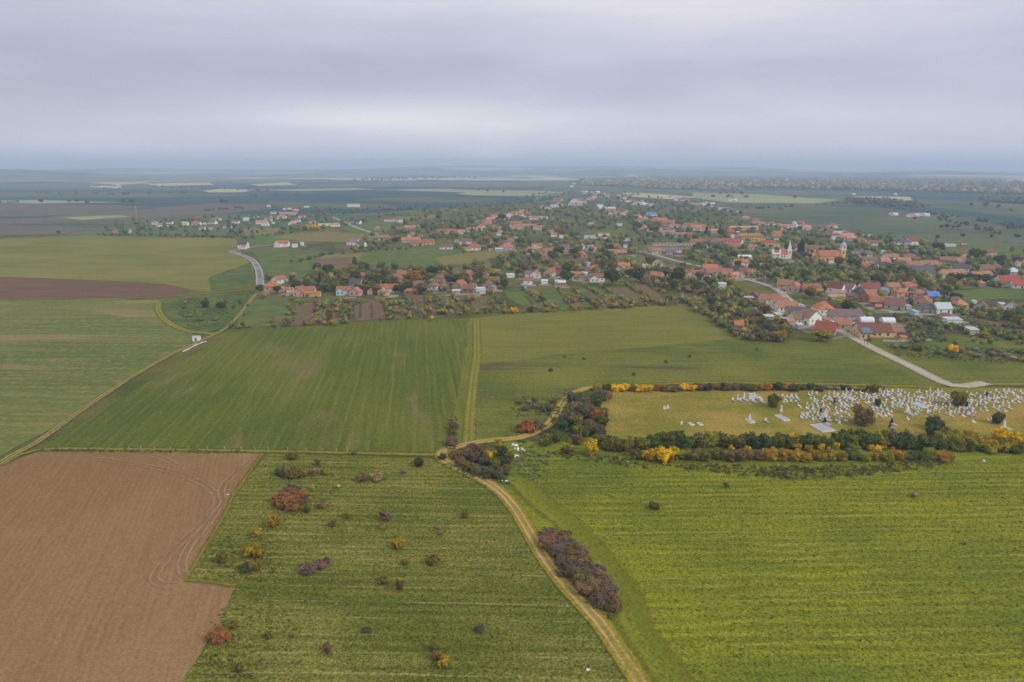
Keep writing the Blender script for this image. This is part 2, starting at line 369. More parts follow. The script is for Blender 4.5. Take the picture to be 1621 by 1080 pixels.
m_cem = field('cemetery_lawn', (0.175, 0.165, 0.028), (0.305, 0.222, 0.055), (0.11, 0.115, 0.022), ang=R(4), row=6, stretch=26, rows=.4, patch=22, fine=.8, con=.3, c4=(.33, .205, .060), c4t=(.56, .72))
m_strip = field('field_margin', (0.120, 0.135, 0.024), (0.180, 0.175, 0.036), (0.07, 0.09, 0.035), ang=wang((742, 700), (757, 510)), row=1.8, stretch=60, rows=.6, patch=30)
m_weed = field('scrub_ground', (0.065, 0.100, 0.034), (0.120, 0.140, 0.045), (0.05, 0.05, 0.035), row=8, stretch=12, rows=.3, patch=18)
m_green = field('garden_grass', (0.085, 0.125, 0.038), (0.13, 0.155, 0.050), (0.07, 0.08, 0.04), row=3, stretch=15, rows=.3, patch=14)
m_ylw = field('dry_garden', (0.165, 0.150, 0.052), (0.21, 0.17, 0.065), (0.11, 0.12, 0.05), row=3, stretch=15, rows=.3, patch=14)
m_earth = field('garden_earth', (0.185, 0.115, 0.070), (0.145, 0.100, 0.066), (0.10, 0.10, 0.055), row=2, stretch=20, rows=.5, patch=14)
m_dusk = field('dark_garden', (0.070, 0.075, 0.040), (0.105, 0.085, 0.055), (0.06, 0.065, 0.035), row=3, stretch=15, rows=.3, patch=14)
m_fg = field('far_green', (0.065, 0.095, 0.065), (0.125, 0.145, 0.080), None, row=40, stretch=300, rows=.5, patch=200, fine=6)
m_fb = field('far_haze_green', (0.030, 0.072, 0.082), (0.050, 0.092, 0.092), None, row=40, stretch=300, rows=.5, patch=200, fine=6)  # dark green crop with the blue of distance haze mixed into its colour
m_fy = field('far_sun_patch', (0.36, 0.32, 0.19), (0.44, 0.38, 0.23), (0.26, 0.28, 0.15), row=40, stretch=300, rows=.5, patch=150, fine=6)  # distant patches of sunlight, painted as a pale field colour
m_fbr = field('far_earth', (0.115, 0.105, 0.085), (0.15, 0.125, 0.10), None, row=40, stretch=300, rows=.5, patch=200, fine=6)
m_fl = field('far_sunlit_green', (0.20, 0.235, 0.12), (0.30, 0.32, 0.17), None, row=40, stretch=300, rows=.5, patch=150, fine=6)  # sunlit grass: the sunlight is painted in as a paler green

V = [(x, y, 0) for y in (-4000, -500, 0, 500, 1500, 4000, 10000, 21000) for x in (-21000, -8000, -2000, -500, 0, 500, 2000, 8000, 21000)]
F = [[j * 9 + i, j * 9 + i + 1, (j + 1) * 9 + i + 1, (j + 1) * 9 + i] for j in range(7) for i in range(8)]
tag(ob('ground', me_np('ground', V, F, m_base)), kind='structure')

# big fields, each a sheet a little above the one below
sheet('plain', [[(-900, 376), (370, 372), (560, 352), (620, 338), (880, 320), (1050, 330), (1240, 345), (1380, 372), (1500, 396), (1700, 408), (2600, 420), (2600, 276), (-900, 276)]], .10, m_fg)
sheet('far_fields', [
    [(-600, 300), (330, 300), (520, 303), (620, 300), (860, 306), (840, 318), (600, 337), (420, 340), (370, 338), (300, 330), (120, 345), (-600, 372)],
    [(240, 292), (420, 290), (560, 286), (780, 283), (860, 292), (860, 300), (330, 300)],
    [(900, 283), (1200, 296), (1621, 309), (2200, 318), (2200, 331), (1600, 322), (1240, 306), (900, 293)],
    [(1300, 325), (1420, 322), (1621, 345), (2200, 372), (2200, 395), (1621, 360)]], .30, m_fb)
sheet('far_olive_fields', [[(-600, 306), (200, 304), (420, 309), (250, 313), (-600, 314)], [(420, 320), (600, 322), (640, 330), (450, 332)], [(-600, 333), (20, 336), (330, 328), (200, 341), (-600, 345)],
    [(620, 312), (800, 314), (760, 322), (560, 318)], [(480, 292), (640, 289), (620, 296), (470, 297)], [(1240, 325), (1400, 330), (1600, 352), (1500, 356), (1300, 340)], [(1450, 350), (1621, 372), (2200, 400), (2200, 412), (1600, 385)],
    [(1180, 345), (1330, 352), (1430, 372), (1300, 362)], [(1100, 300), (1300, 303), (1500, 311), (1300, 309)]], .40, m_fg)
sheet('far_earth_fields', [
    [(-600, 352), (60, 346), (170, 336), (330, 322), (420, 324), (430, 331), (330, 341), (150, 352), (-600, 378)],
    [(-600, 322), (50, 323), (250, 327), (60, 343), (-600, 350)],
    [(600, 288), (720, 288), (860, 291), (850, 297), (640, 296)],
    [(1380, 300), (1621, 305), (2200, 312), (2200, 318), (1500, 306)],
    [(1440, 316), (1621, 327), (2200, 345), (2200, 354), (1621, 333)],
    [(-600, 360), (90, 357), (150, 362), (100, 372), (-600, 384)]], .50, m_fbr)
sheet('far_sun_patch_fields', [  # sheets shaped as patches of sun on the far plain, light held in colour
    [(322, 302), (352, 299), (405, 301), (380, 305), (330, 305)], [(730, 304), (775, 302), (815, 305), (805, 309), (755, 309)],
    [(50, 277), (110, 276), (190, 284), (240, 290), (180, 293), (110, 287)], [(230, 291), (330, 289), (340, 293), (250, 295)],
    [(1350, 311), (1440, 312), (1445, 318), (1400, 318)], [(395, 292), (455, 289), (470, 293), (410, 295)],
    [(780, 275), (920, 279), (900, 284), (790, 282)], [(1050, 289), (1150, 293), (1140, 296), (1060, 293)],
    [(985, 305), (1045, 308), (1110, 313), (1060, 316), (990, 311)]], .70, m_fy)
sheet('far_sunlit_meadows', [  # streaks of sunlight on far grass, painted by the paler material
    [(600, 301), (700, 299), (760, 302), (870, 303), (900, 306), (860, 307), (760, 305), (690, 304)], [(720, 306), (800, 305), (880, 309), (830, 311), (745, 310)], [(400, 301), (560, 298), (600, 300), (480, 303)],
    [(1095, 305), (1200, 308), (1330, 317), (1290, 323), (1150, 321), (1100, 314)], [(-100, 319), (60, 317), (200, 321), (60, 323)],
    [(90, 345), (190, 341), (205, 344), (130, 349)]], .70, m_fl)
sheet('hill_meadow_ground', [[(-500, 392), (60, 377), (110, 371), (230, 376), (372, 377), (382, 402), (402, 422), (398, 452), (330, 462), (290, 459), (180, 445), (-500, 436)]], .06, m_top)
sheet('dark_soil_field', [[(-500, 436), (20, 439), (180, 445), (262, 450), (303, 459), (286, 468), (150, 472), (-500, 480)]], .09, m_soil2)
sheet('sown_field', [[(-500, 480), (150, 474), (253, 475), (250, 492), (268, 512), (318, 534), (205, 600), (100, 668), (-10, 728), (-400, 960)]], .06, m_sown)
sheet('scrub_patch', [[(258, 476), (330, 470), (398, 464), (378, 497), (356, 520), (320, 527), (280, 514), (262, 500)], [(330, 440), (398, 415), (404, 450), (334, 460)]], .10, m_weed)
sheet('wheat_field', [[(60, 712), (150, 655), (260, 590), (338, 545), (372, 526), (455, 519), (600, 509), (742, 504), (735, 560), (722, 640), (704, 718), (560, 716), (420, 714), (300, 712)]], .06, m_wheat)
sheet('field_margin_ground', [[(742, 504), (758, 503), (755, 600), (748, 700), (706, 720), (722, 640), (735, 560)]], .06, m_strip)
sheet('upper_meadow', [[(760, 503), (870, 493), (1090, 482), (1112, 490), (1170, 536), (1050, 548), (880, 562), (757, 578)]], .08, m_brown)
sheet('rough_pasture_ground', [[(757, 574), (880, 560), (1050, 546), (1170, 534), (1200, 542), (1340, 534), (1500, 612), (1480, 618), (1000, 612), (925, 618), (880, 668), (830, 692), (745, 702)]], .06, m_grey)
sheet('east_pasture', [[(1350, 536), (1500, 534), (2300, 560), (2300, 612), (1510, 612)]], .06, m_grey)
sheet('cemetery_ground', [[(950, 614), (1100, 612), (1500, 614), (2300, 622), (2300, 720), (1300, 700), (955, 690)]], .10, m_cem)
sheet('pasture_ground', [[(425, 718), (560, 722), (690, 725), (735, 745), (790, 780), (830, 830), (870, 895), (940, 985), (1010, 1080), (1200, 1500), (0, 1500), (280, 1090), (340, 1000), (372, 928), (292, 922), (368, 795), (372, 775)]], .06, m_meadow_l)
sheet('meadow_ground', [[(800, 700), (860, 700), (960, 690), (1300, 700), (2300, 720), (3200, 1500), (1210, 1500), (1012, 1080), (942, 985), (872, 895), (832, 830), (792, 780), (760, 745)]], .08, m_meadow_r)
sheet('ploughed_field', [[(60, 716), (240, 714), (414, 718), (370, 780), (364, 800), (292, 918), (374, 929), (340, 1000), (284, 1086), (80, 1500), (-2500, 1500), (-900, 960), (-20, 745)]], .10, m_soil)

# village ground and its patchwork of plots
def quad_px(*p): return [p]
sheet('garden_grass_plots', [
    [(398, 476), (462, 472), (466, 512), (375, 520), (380, 498)], [(560, 478), (548, 512), (520, 514), (532, 480)],
    [(792, 457), (826, 457), (866, 486), (838, 492), (806, 474)], [(850, 462), (885, 460), (905, 490), (890, 493)],
    [(905, 460), (925, 456), (985, 486), (950, 489)], [(926, 456), (945, 455), (992, 482), (985, 486)],
    [(520, 420), (590, 398), (700, 392), (740, 398), (690, 424), (600, 424)], [(545, 402), (620, 394), (700, 384), (730, 392), (640, 400)],
    [(880, 412), (935, 410), (930, 420), (895, 428)], [(985, 404), (1020, 408), (1010, 418), (985, 412)], [(905, 368), (990, 362), (1010, 368), (960, 378)],
    [(400, 396), (440, 400), (520, 398), (500, 440), (470, 450), (420, 440), (412, 415)], [(540, 360), (620, 345), (640, 352), (600, 372), (560, 370)],
    [(382, 372), (480, 366), (560, 372), (520, 380), (400, 392)],
    [(1180, 372), (1262, 372), (1275, 382), (1225, 384)], [(1470, 470), (1540, 458), (1640, 455), (1700, 470), (1640, 474), (1560, 474), (1530, 486)],
    [(1360, 396), (1440, 400), (1430, 412), (1370, 408)], [(1390, 538), (1480, 540), (1700, 560), (1700, 570), (1480, 556), (1400, 545)],
    [(1230, 455), (1300, 442), (1350, 450), (1320, 455)], [(1030, 408), (1100, 412), (1160, 428), (1080, 420)], [(770, 424), (820, 418), (850, 424), (800, 432)],
    [(1490, 385), (1621, 392), (1700, 404), (1621, 412), (1510, 405)]], .12, m_green, amp=.4)
sheet('dry_grass_plots', [
    [(455, 372), (520, 366), (580, 372), (640, 380), (560, 384), (480, 382), (430, 376)], [(690, 408), (790, 394), (810, 398), (740, 420), (700, 420)],
    [(505, 405), (580, 400), (560, 415), (510, 418)], [(470, 480), (496, 480), (488, 496), (468, 498)],
    [(945, 470), (975, 466), (990, 482), (960, 486)], [(828, 458), (845, 458), (884, 486), (866, 489)], [(930, 378), (990, 372), (1000, 380), (940, 386)],
    [(380, 362), (440, 360), (450, 368), (390, 374)], [(1240, 446), (1300, 436), (1340, 444), (1260, 452)], [(1520, 450), (1560, 448), (1550, 456), (1510, 458)],
    [(620, 345), (700, 340), (690, 346), (630, 350)]], .14, m_ylw, amp=.4)
sheet('garden_earth_plots', [
    [(472, 484), (500, 482), (490, 514), (458, 517)], [(500, 494), (520, 494), (516, 513), (490, 514)], [(517, 485), (534, 484), (536, 508), (520, 510)],
    [(560, 484), (590, 478), (605, 482), (612, 505), (562, 509)], [(650, 470), (665, 468), (685, 490), (672, 494)], [(745, 474), (772, 468), (800, 488), (750, 490)],
    [(890, 478), (912, 470), (934, 486), (910, 490)], [(1000, 452), (1020, 450), (1058, 478), (1040, 482)], [(960, 460), (990, 454), (1030, 478), (1000, 482)],
    [(1135, 500), (1200, 498), (1210, 505), (1160, 512), (1138, 508)], [(500, 410), (560, 407), (556, 426), (504, 424)], [(700, 425), (740, 424), (745, 434), (700, 434)],
    [(900, 402), (950, 406), (940, 416), (900, 414)], [(1150, 470), (1190, 478), (1180, 484), (1155, 482)], [(1430, 505), (1480, 505), (1470, 512), (1430, 514)],
    [(560, 422), (610, 420), (605, 428), (565, 430)], [(1545, 500), (1640, 515), (1640, 525), (1530, 506)]], .16, m_earth, amp=.4)

# roads and tracks
DIRT, DRY, PALE = (0.46, 0.30, 0.165), (0.215, 0.185, 0.055), (0.43, 0.34, 0.26)
r_track = ribbon('dirt_track', [(0, 9, (0.22, 0.19, 0.025), 1), (0, 1.5, (0.30, 0.22, 0.055), .8), (-.8, .34, DIRT, 1), (.8, .34, DIRT, 1)], 2.5)
r_grass = ribbon('grass_track', [(0, 9, (0.16, 0.16, 0.028), 1), (-.9, .40, (.27, .22, .07), .8), (.9, .40, (.27, .22, .07), .8)], 2.8, soft=.5)
r_path = ribbon('earth_path', [(0, 9, (0.18, 0.16, 0.035), 1), (-.9, .42, (.32, .25, .13), .9), (.9, .36, (.32, .25, .13), .9)], 1.9, soft=.6)
r_gravel = ribbon('gravel_road', [(0, 9, (0.33, 0.28, 0.21), 1), (0, 2.0, (.45, .38, .31), .9)], 3.4, ragged=.35)
r_asph = ribbon('asphalt', [(0, 9, (0.36, 0.35, 0.33), 1), (0, 2.5, (.17, .165, .175), 1)], 3.3, ragged=.08, soft=.1)
r_street = ribbon('village_street', [(0, 9, (0.33, 0.30, 0.27), 1), (0, 2.2, (.30, .285, .27), .9)], 3.2, ragged=.3)
r_edge = ribbon('rough_edge', [(0, 9, (0.19, 0.165, 0.026), 1), (.3, .5, (.30, .23, .07), .7)], 1.8, ragged=1.1, soft=.9)
r_thin = ribbon('thin_edge', [(0, 9, (0.165, 0.155, 0.026), 1), (.2, .4, (.28, .22, .07), .6)], 1.3, ragged=.9, soft=.8)
r_verge2 = ribbon('field_edge_grass', [(0, 9, (0.150, 0.150, 0.026), 1), (-.4, .6, (.27, .22, .06), .7), (1.2, .6, (.10, .12, .02), .8)], 2.6, ragged=1.3, soft=1.2)
r_verge = ribbon('verge', [(0, 9, (0.165, 0.155, 0.024), 1), (0, .8, (.26, .20, .05), .7), (-1.6, .6, (.10, .12, .02), .8), (1.9, .5, (.12, .13, .02), .7)], 3.4, ragged=1.5, soft=1.3)
r_bank = ribbon('ditch_grass', [(0, 9, (0.155, 0.170, 0.020), 1), (-1.5, 1.3, (.115, .14, .016), .5), (2.2, .9, (.22, .205, .03), .6), (-3.2, .6, (.21, .20, .03), .5)], 5.0, ragged=1.1, soft=1.6)
TRACK = [(1040, 1130), (1012, 1080), (975, 1024), (948, 985), (905, 938), (868, 893), (842, 850), (815, 805), (790, 778), (758, 757), (725, 742), (704, 730), (698, 720), (708, 713), (760, 700), (822, 694), (862, 678), (882, 655), (895, 632), (918, 619), (945, 613), (1010, 611)]
strip('dirt_track_ground', [(1180, 1420)] + TRACK, 2.5, .22, r_track)
strip('grass_track_ground', [(742, 704), (745, 650), (750, 600), (755, 560), (754, 506)], 2.4, .18, r_grass)
strip('ditch_bank', [(1290, 1420), (1065, 1080), (1010, 1000), (985, 940), (945, 880), (900, 830), (860, 800), (835, 775), (815, 755)], 5.0, .14, r_bank)
strip('earth_path_ground', [(-160, 850), (0, 734), (60, 700), (130, 650), (210, 597), (275, 560), (325, 537), (355, 522), (378, 500), (392, 482), (408, 462)], 1.9, .22, r_path)
strip('field_path', [(-500, 484), (0, 475), (150, 474), (250, 471), (330, 465), (404, 458)], 1.9, .22, r_path)
strip('curved_margin', [(250, 480), (252, 495), (268, 512), (300, 525), (345, 530)], 2.8, .18, r_grass)
strip('asphalt_road', [(440, 388), (405, 391), (378, 396), (366, 399), (385, 405), (401, 414), (410, 430), (412, 458)], 3.3, .26, r_asph)
strip('field_verge', [(0, 738), (60, 713), (200, 712), (420, 715), (560, 718), (700, 721)], 2.6, .20, r_verge2)
strip('field_verge', [(416, 718), (373, 780)], 1.3, .18, r_thin)
strip('field_verge', [(371, 778), (364, 800), (335, 850), (294, 918)], 1.3, .18, r_thin)
strip('field_verge', [(294, 919), (374, 928)], 1.3, .18, r_thin)
strip('gravel_road_ground', [(1560, 607), (1507, 611), (1440, 580), (1382, 552), (1345, 532), (1318, 520), (1290, 507), (1262, 486), (1243, 470)], 3.4, .22, r_gravel)
strip('earth_lane', [(1500, 610), (1560, 609), (1700, 610), (2000, 614)], 2.6, .20, r_path)
strip('village_street_ground', [(1250, 478), (1238, 465), (1222, 455), (1190, 445), (1150, 436), (1115, 424), (1080, 416), (1040, 405), (1010, 398)], 3.2, .20, r_street)
strip('village_lane', [(600, 372), (568, 362), (545, 352), (526, 344)], 3.2, .20, r_street)
strip('cemetery_margin', [(952, 616), (1100, 607), (1300, 609), (1480, 614)], 2.2, .18, r_verge)
tyre_marks = ribbon('tyre_marks', [(0, 9, (.24, .145, .068), 1), (-.85, .36, (.42, .29, .17), 1), (.85, .36, (.42, .29, .17), 1)], 1.7, soft=.3, only=True)
strip('ploughed_track', [(150, 727), (200, 734), (250, 742), (300, 757), (332, 775), (344, 790), (338, 808), (318, 832), (290, 858), (262, 888), (248, 908), (244, 918), (254, 926), (276, 928)], 1.7, .16, tyre_marks)
strip('ploughed_track', [(404, 724), (380, 745), (358, 764), (350, 780), (354, 793)], 1.7, .19, tyre_marks)
strip('ploughed_track', [(346, 806), (330, 830), (300, 866), (288, 895), (292, 912)], 1.7, .21, tyre_marks)
strip('ploughed_track', [(240, 722), (262, 728), (280, 738)], 1.7, .14, tyre_marks)

# rolling hills beyond the plain
def hills():
    na, nd = 260, 46; az = np.linspace(R(-62), R(62), na); dd = 5200 * (18500 / 5200) ** (np.linspace(0, 1, nd))
    A, D = np.meshgrid(az, dd)
    def wn(a, d, s): return (np.sin(a * 7 * s + 1.3 + d / 2600 * s) + np.sin(a * 17 * s + 4.1 - d / 1700) * .6 + np.sin(a * 31 * s + .7 + d / 3300) * .35 + np.sin(d / 1400 + a * 3) * .6) / 2.55
    H = (wn(A, D, 1) * .5 + .5) * 95 * np.clip((D - 5200) / 7000, 0, 1) ** 1.2
    H += 62 * np.exp(-((A - R(-36)) / .10) ** 2) * np.exp(-((D - 7800) / 1500) ** 2)
    H += 78 * np.exp(-((A - R(1)) / .30) ** 2) * np.exp(-((D - 12500) / 2600) ** 2) + 34 * np.exp(-((A - R(12)) / .22) ** 2) * np.exp(-((D - 8800) / 1100) ** 2)
    X, Y = D * np.sin(A), D * np.cos(A); V = np.stack([X, Y, H + .9], -1).reshape(-1, 3)
    F = [[j * na + i + 1, j * na + i, (j + 1) * na + i, (j + 1) * na + i + 1] for j in range(nd - 1) for i in range(na - 1)]
    F = [f[::-1] for f in F]
    m, g, b, out = new_mat('hill_land'); p = pos(g)
    v = g.nt.nodes.new('ShaderNodeTexVoronoi'); v.inputs['Scale'].default_value = 1.0; g.L(g.mapping(p, (1 / 1400, 1 / 700, 0), .2), v.inputs['Vector'])
    sx = g.nt.nodes.new('ShaderNodeSeparateColor'); g.L(v.outputs['Color'], sx.inputs[0])
    c = g.mix(sx.outputs[0], (.07, .10, .07), (.16, .16, .10)); c = g.mix(g.mr(sx.outputs[1], .62, .68), c, (.46, .40, .27))  # second mix paints pale sunlit patches over the hill fields
    w = g.noise(g.mapping(p, (1 / 900, 1 / 1300, 0)), 1.0, 6.0, .6); c = g.mix(g.mr(w, .50, .55), c, (.045, .06, .045))
    g.L(c, b.inputs['Base Color'])
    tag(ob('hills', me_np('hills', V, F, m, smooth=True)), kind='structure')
hills()
# ---------------------------------------------------------------- foliage prototypes
def ico(sub=1):
    bm = bmesh.new(); bmesh.ops.create_icosphere(bm, subdivisions=sub, radius=1.0)
    v = np.array([x.co[:] for x in bm.verts]); f = np.array([[q.index for q in x.verts] for x in bm.faces]); bm.free(); return v, f
ICO1 = ico(1); ICO2 = ico(2)
def leaf_quads(P, Nn, size, asp=1.0, r=npr):
    n = len(P); a = r.normal(size=(n, 3)); t = np.cross(Nn, a); t /= np.linalg.norm(t, axis=1)[:, None] + 1e-9
    b = np.cross(Nn, t); b /= np.linalg.norm(b, axis=1)[:, None] + 1e-9
    s = (size * r.uniform(.6, 1.35, n))[:, None]
    t = t * s * asp; b = b * s / max(asp, 1)
    V = np.stack([P - t - b * .6, P + t * .7 - b, P + t + b * .7, P - t * .6 + b], 1).reshape(-1, 3)
    return V, np.arange(4 * n).reshape(-1, 4)
def crown(seed, n, lobes, size, core=.62, asp=1.0, up=.25):
    """lobes = [(x, y, z, rx, ry, rz)]: leaf clumps over an inner mass; all quads"""
    r = np.random.default_rng(seed); Vs, Fs = [], []; base = 0
    w = np.array([l[3] * l[4] + l[4] * l[5] for l in lobes]); w = w / w.sum()
    for l, ww in zip(lobes, w):
        k = max(6, int(n * ww)); d = r.normal(size=(k, 3)); d /= np.linalg.norm(d, axis=1)[:, None]
        clump = 1 + .16 * np.sin(d[:, 0:1] * 5 + l[0] * 9) * np.sin(d[:, 1:2] * 6 + l[1] * 5) + .10 * np.sin(d[:, 2:3] * 9 + l[2])
        rad = (r.uniform(.62, 1.12, k) + .16 * (r.random(k) < .10))[:, None] * clump
        P = np.array(l[:3]) + d * np.array(l[3:]) * rad
        nn = d + r.normal(size=(k, 3)) * .65 + np.array([0, 0, up]); nn /= np.linalg.norm(nn, axis=1)[:, None]
        keep = P[:, 2] > 0.02; P, nn = P[keep], nn[keep]
        v, f = leaf_quads(P, nn, size, asp, r); Vs.append(v); Fs.append(f + base); base += len(v)
        if core:
            cv = ICO1[0] * np.array(l[3:]) * core * (1 + .12 * r.normal(size=(len(ICO1[0]), 1))) + np.array(l[:3]); cv[:, 2] = np.maximum(cv[:, 2], -.05)
            f3 = ICO1[1]; Vs.append(cv); Fs.append(np.concatenate([f3, f3[:, :1]], 1) + base); base += len(cv)
    return np.concatenate(Vs), np.concatenate(Fs)
def fol_mesh(name, V, F):
    # degenerate quads (v3 == v0) are written as triangles
    me = bpy.data.meshes.new(name); me.from_pydata(V.tolist(), [], [tuple(f[:3]) if f[3] == f[0] else tuple(f) for f in F.tolist()]); me.materials.append(M_LEAF); me.update(); return me
def lobes_round(seed, h, w, n=9, z0=.35):
    r = random.Random(seed); L = [(0, 0, h * (.5 + z0 / 2), w * .36, w * .36, h * (1 - z0) * .42)]
    for i in range(n):
        a = 2 * math.pi * i / n + r.uniform(-.4, .4); d = w * r.uniform(.18, .34); zz = h * r.uniform(z0 + .12, .86); q = r.uniform(.15, .26)
        L.append((d * math.cos(a), d * math.sin(a), zz, w * q, w * q, h * q * .75))
    return L
def lobes_bush(seed, h, w, d, n=8):
    r = random.Random(seed); L = [(0, 0, h * .38, w * .36, d * .36, h * .42)]
    for i in range(n):
        x = r.uniform(-.36, .36) * w; y = r.uniform(-.36, .36) * d; q = r.uniform(.11, .23)
        L.append((x, y, h * r.uniform(.20, .76), w * q, d * q, h * r.uniform(.16, .28)))
    return L
T_ROUND = [fol_mesh('crown', *crown(s, 1150, lobes_round(s, 8, 7.0, 9, .22), .34)) for s in (1, 2, 3, 4)]
T_TALL = [fol_mesh('crown', *crown(s, 900, [(0, 0, 4, 1.5, 1.5, 2.6), (.3, .2, 6.5, 1.3, 1.3, 2.6), (-.2, .1, 9, .9, .9, 2.3), (.5, -.3, 3, 1.2, 1.2, 1.6)], .34)) for s in (7, 8)]
def conif(seed):
    L = [(0, 0, z, 2.6 * (1 - z / 13.5) + .15, 2.6 * (1 - z / 13.5) + .15, 1.1) for z in np.arange(1.2, 13, 1.05)]
    return crown(seed, 1700, L, .26, .85)
T_CON = fol_mesh('crown', *conif(3))
B_RND = [fol_mesh('foliage', *crown(20 + s, 2300, lobes_bush(s, 3.0, 4.2, 4.0, 15), .15)) for s in range(6)]
B_LOW = [fol_mesh('foliage', *crown(30 + s, 1500, lobes_bush(s + 9, 1.5, 5.6, 3.6, 11), .17)) for s in range(3)]
B_TWG = [fol_mesh('foliage', *crown(40 + s, 3000, lobes_bush(s + 4, 2.6, 4.2, 4.2, 9), .20, .62, 2.6, .8)) for s in range(4)]
B_SML = [fol_mesh('foliage', *crown(50 + s, 420, lobes_bush(s + 2, 1.1, 1.5, 1.4, 5), .11)) for s in range(3)]
def trunk_mesh(h, r):
    mb = MB(); mb.frustum(0, 0, -.1, h, r, r * .6, 7)
    for i in range(4):
        a = i * 1.7; mb.frustum(0, 0, h * .85, h * 1.75, r * .5, r * .16, 5, x1=h * .55 * math.cos(a), y1=h * .55 * math.sin(a))
    return mb.mesh('trunk', M_BARK)
TR_R, TR_T = trunk_mesh(2.3, .22), trunk_mesh(2.6, .2)
def stems_mesh():
    mb = MB()
    for i in range(6):
        a = i * 1.1; mb.frustum(.15 * math.cos(a), .15 * math.sin(a), -.05, 1.1, .05, .02, 4, x1=.8 * math.cos(a), y1=.8 * math.sin(a))
    return mb.mesh('stem', M_BARK)
STEM = stems_mesh()

# colours of leaves: name -> (words, base colour)
LC = {'green': ('green', (.125, .175, .030)), 'dark': ('dark green', (.088, .112, .036)), 'olive': ('olive green', (.205, .190, .036)), 'yellow': ('bright yellow', (.85, .56, .010)),
      'gold': ('golden yellow', (.46, .31, .025)), 'orange': ('orange leaved', (.42, .19, .030)), 'rust': ('rusty red', (.36, .155, .055)), 'brown': ('brown', (.26, .165, .072)), 'purple': ('purplish brown', (.225, .145, .105)),
      'grey': ('grey green', (.15, .155, .080)), 'lime': ('yellow green', (.33, .32, .030)), 'twig': ('bare grey brown', (.22, .17, .125)), 'conifer': ('blackish green', (.026, .040, .026)), 'straw': ('straw coloured', (.38, .30, .13))}
HOUSES = []                                # (x, y, radius) kept clear of trees
REG = []                                   # (object, description, zone, category) -> labels at the end
def vary(c, a=.18, r=rng):
    k = r.uniform(1 - a, 1 + a); return (min(1, c[0] * k * r.uniform(.9, 1.12)), min(1, c[1] * k), min(1, c[2] * k * r.uniform(.85, 1.15)), 1)
def add_tree(x, y, h, col, zone, kind='round', wide=1.0):
    t = empty('conifer_tree' if kind == 'conifer' else 'tree', (x, y, .3), rng.uniform(0, 6.28))
    if kind == 'round': me, H = rng.choice(T_ROUND), 8.0
    elif kind == 'tall': me, H = rng.choice(T_TALL), 11.0
    else: me, H = T_CON, 13.6
    s = h / H
    c = ob('crown', me, t); c.scale = (s * wide, s * wide, s); c.color = vary(LC[col][1])
    k = ob('trunk', TR_T if kind != 'round' else TR_R, t); k.scale = (s, s, s)
    form = {'round': '', 'tall': 'slender ', 'conifer': 'cone shaped '}[kind]
    size = 'small' if h < 5 else ('tall' if h > 9.5 else 'medium')
    REG.append((t, f'{size} {form}{LC[col][0]} tree', zone, 'tree')); return t
BUSHES = []
def add_bush(x, y, w, h, col, zone, kind='rnd', rz=None, depth=None): BUSHES.append((w * math.sqrt(h / w) / math.hypot(x, y), (x, y, w, h, col, zone, kind, rz, depth)))
def make_bush(x, y, w, h, col, zone, kind='rnd', rz=None, depth=None):
    kinds = {'rnd': (B_RND, 4.2, 3.0, 'rounded'), 'low': (B_LOW, 5.6, 1.5, 'low spreading'), 'twg': (B_TWG, 4.2, 2.6, 'twiggy'), 'sml': (B_SML, 1.5, 1.1, 'little')}
    P, W, H, form = kinds[kind]
    t = empty('bush', (x, y, .25), rng.uniform(0, 6.28) if rz is None else rz)
    c = ob('foliage', rng.choice(P), t); c.scale = (w / W, (depth or w) / W * (1.3 if kind == 'low' else 1.0), h / H); c.color = vary(LC[col][1])
    if kind in ('rnd', 'twg'): k = ob('stem', STEM, t); k.scale = (w / W, w / W, h / H)
    REG.append((t, f'{form} {LC[col][0]} bush', zone, 'bush')); return t
def bush_px(px, py, wpx, hpx, col, zone, kind='rnd', **kw):
    x, y = G(px, py); s = scl(py) * 1.13; return add_bush(x, y, wpx / s, hpx / s, col, zone, kind, **kw)

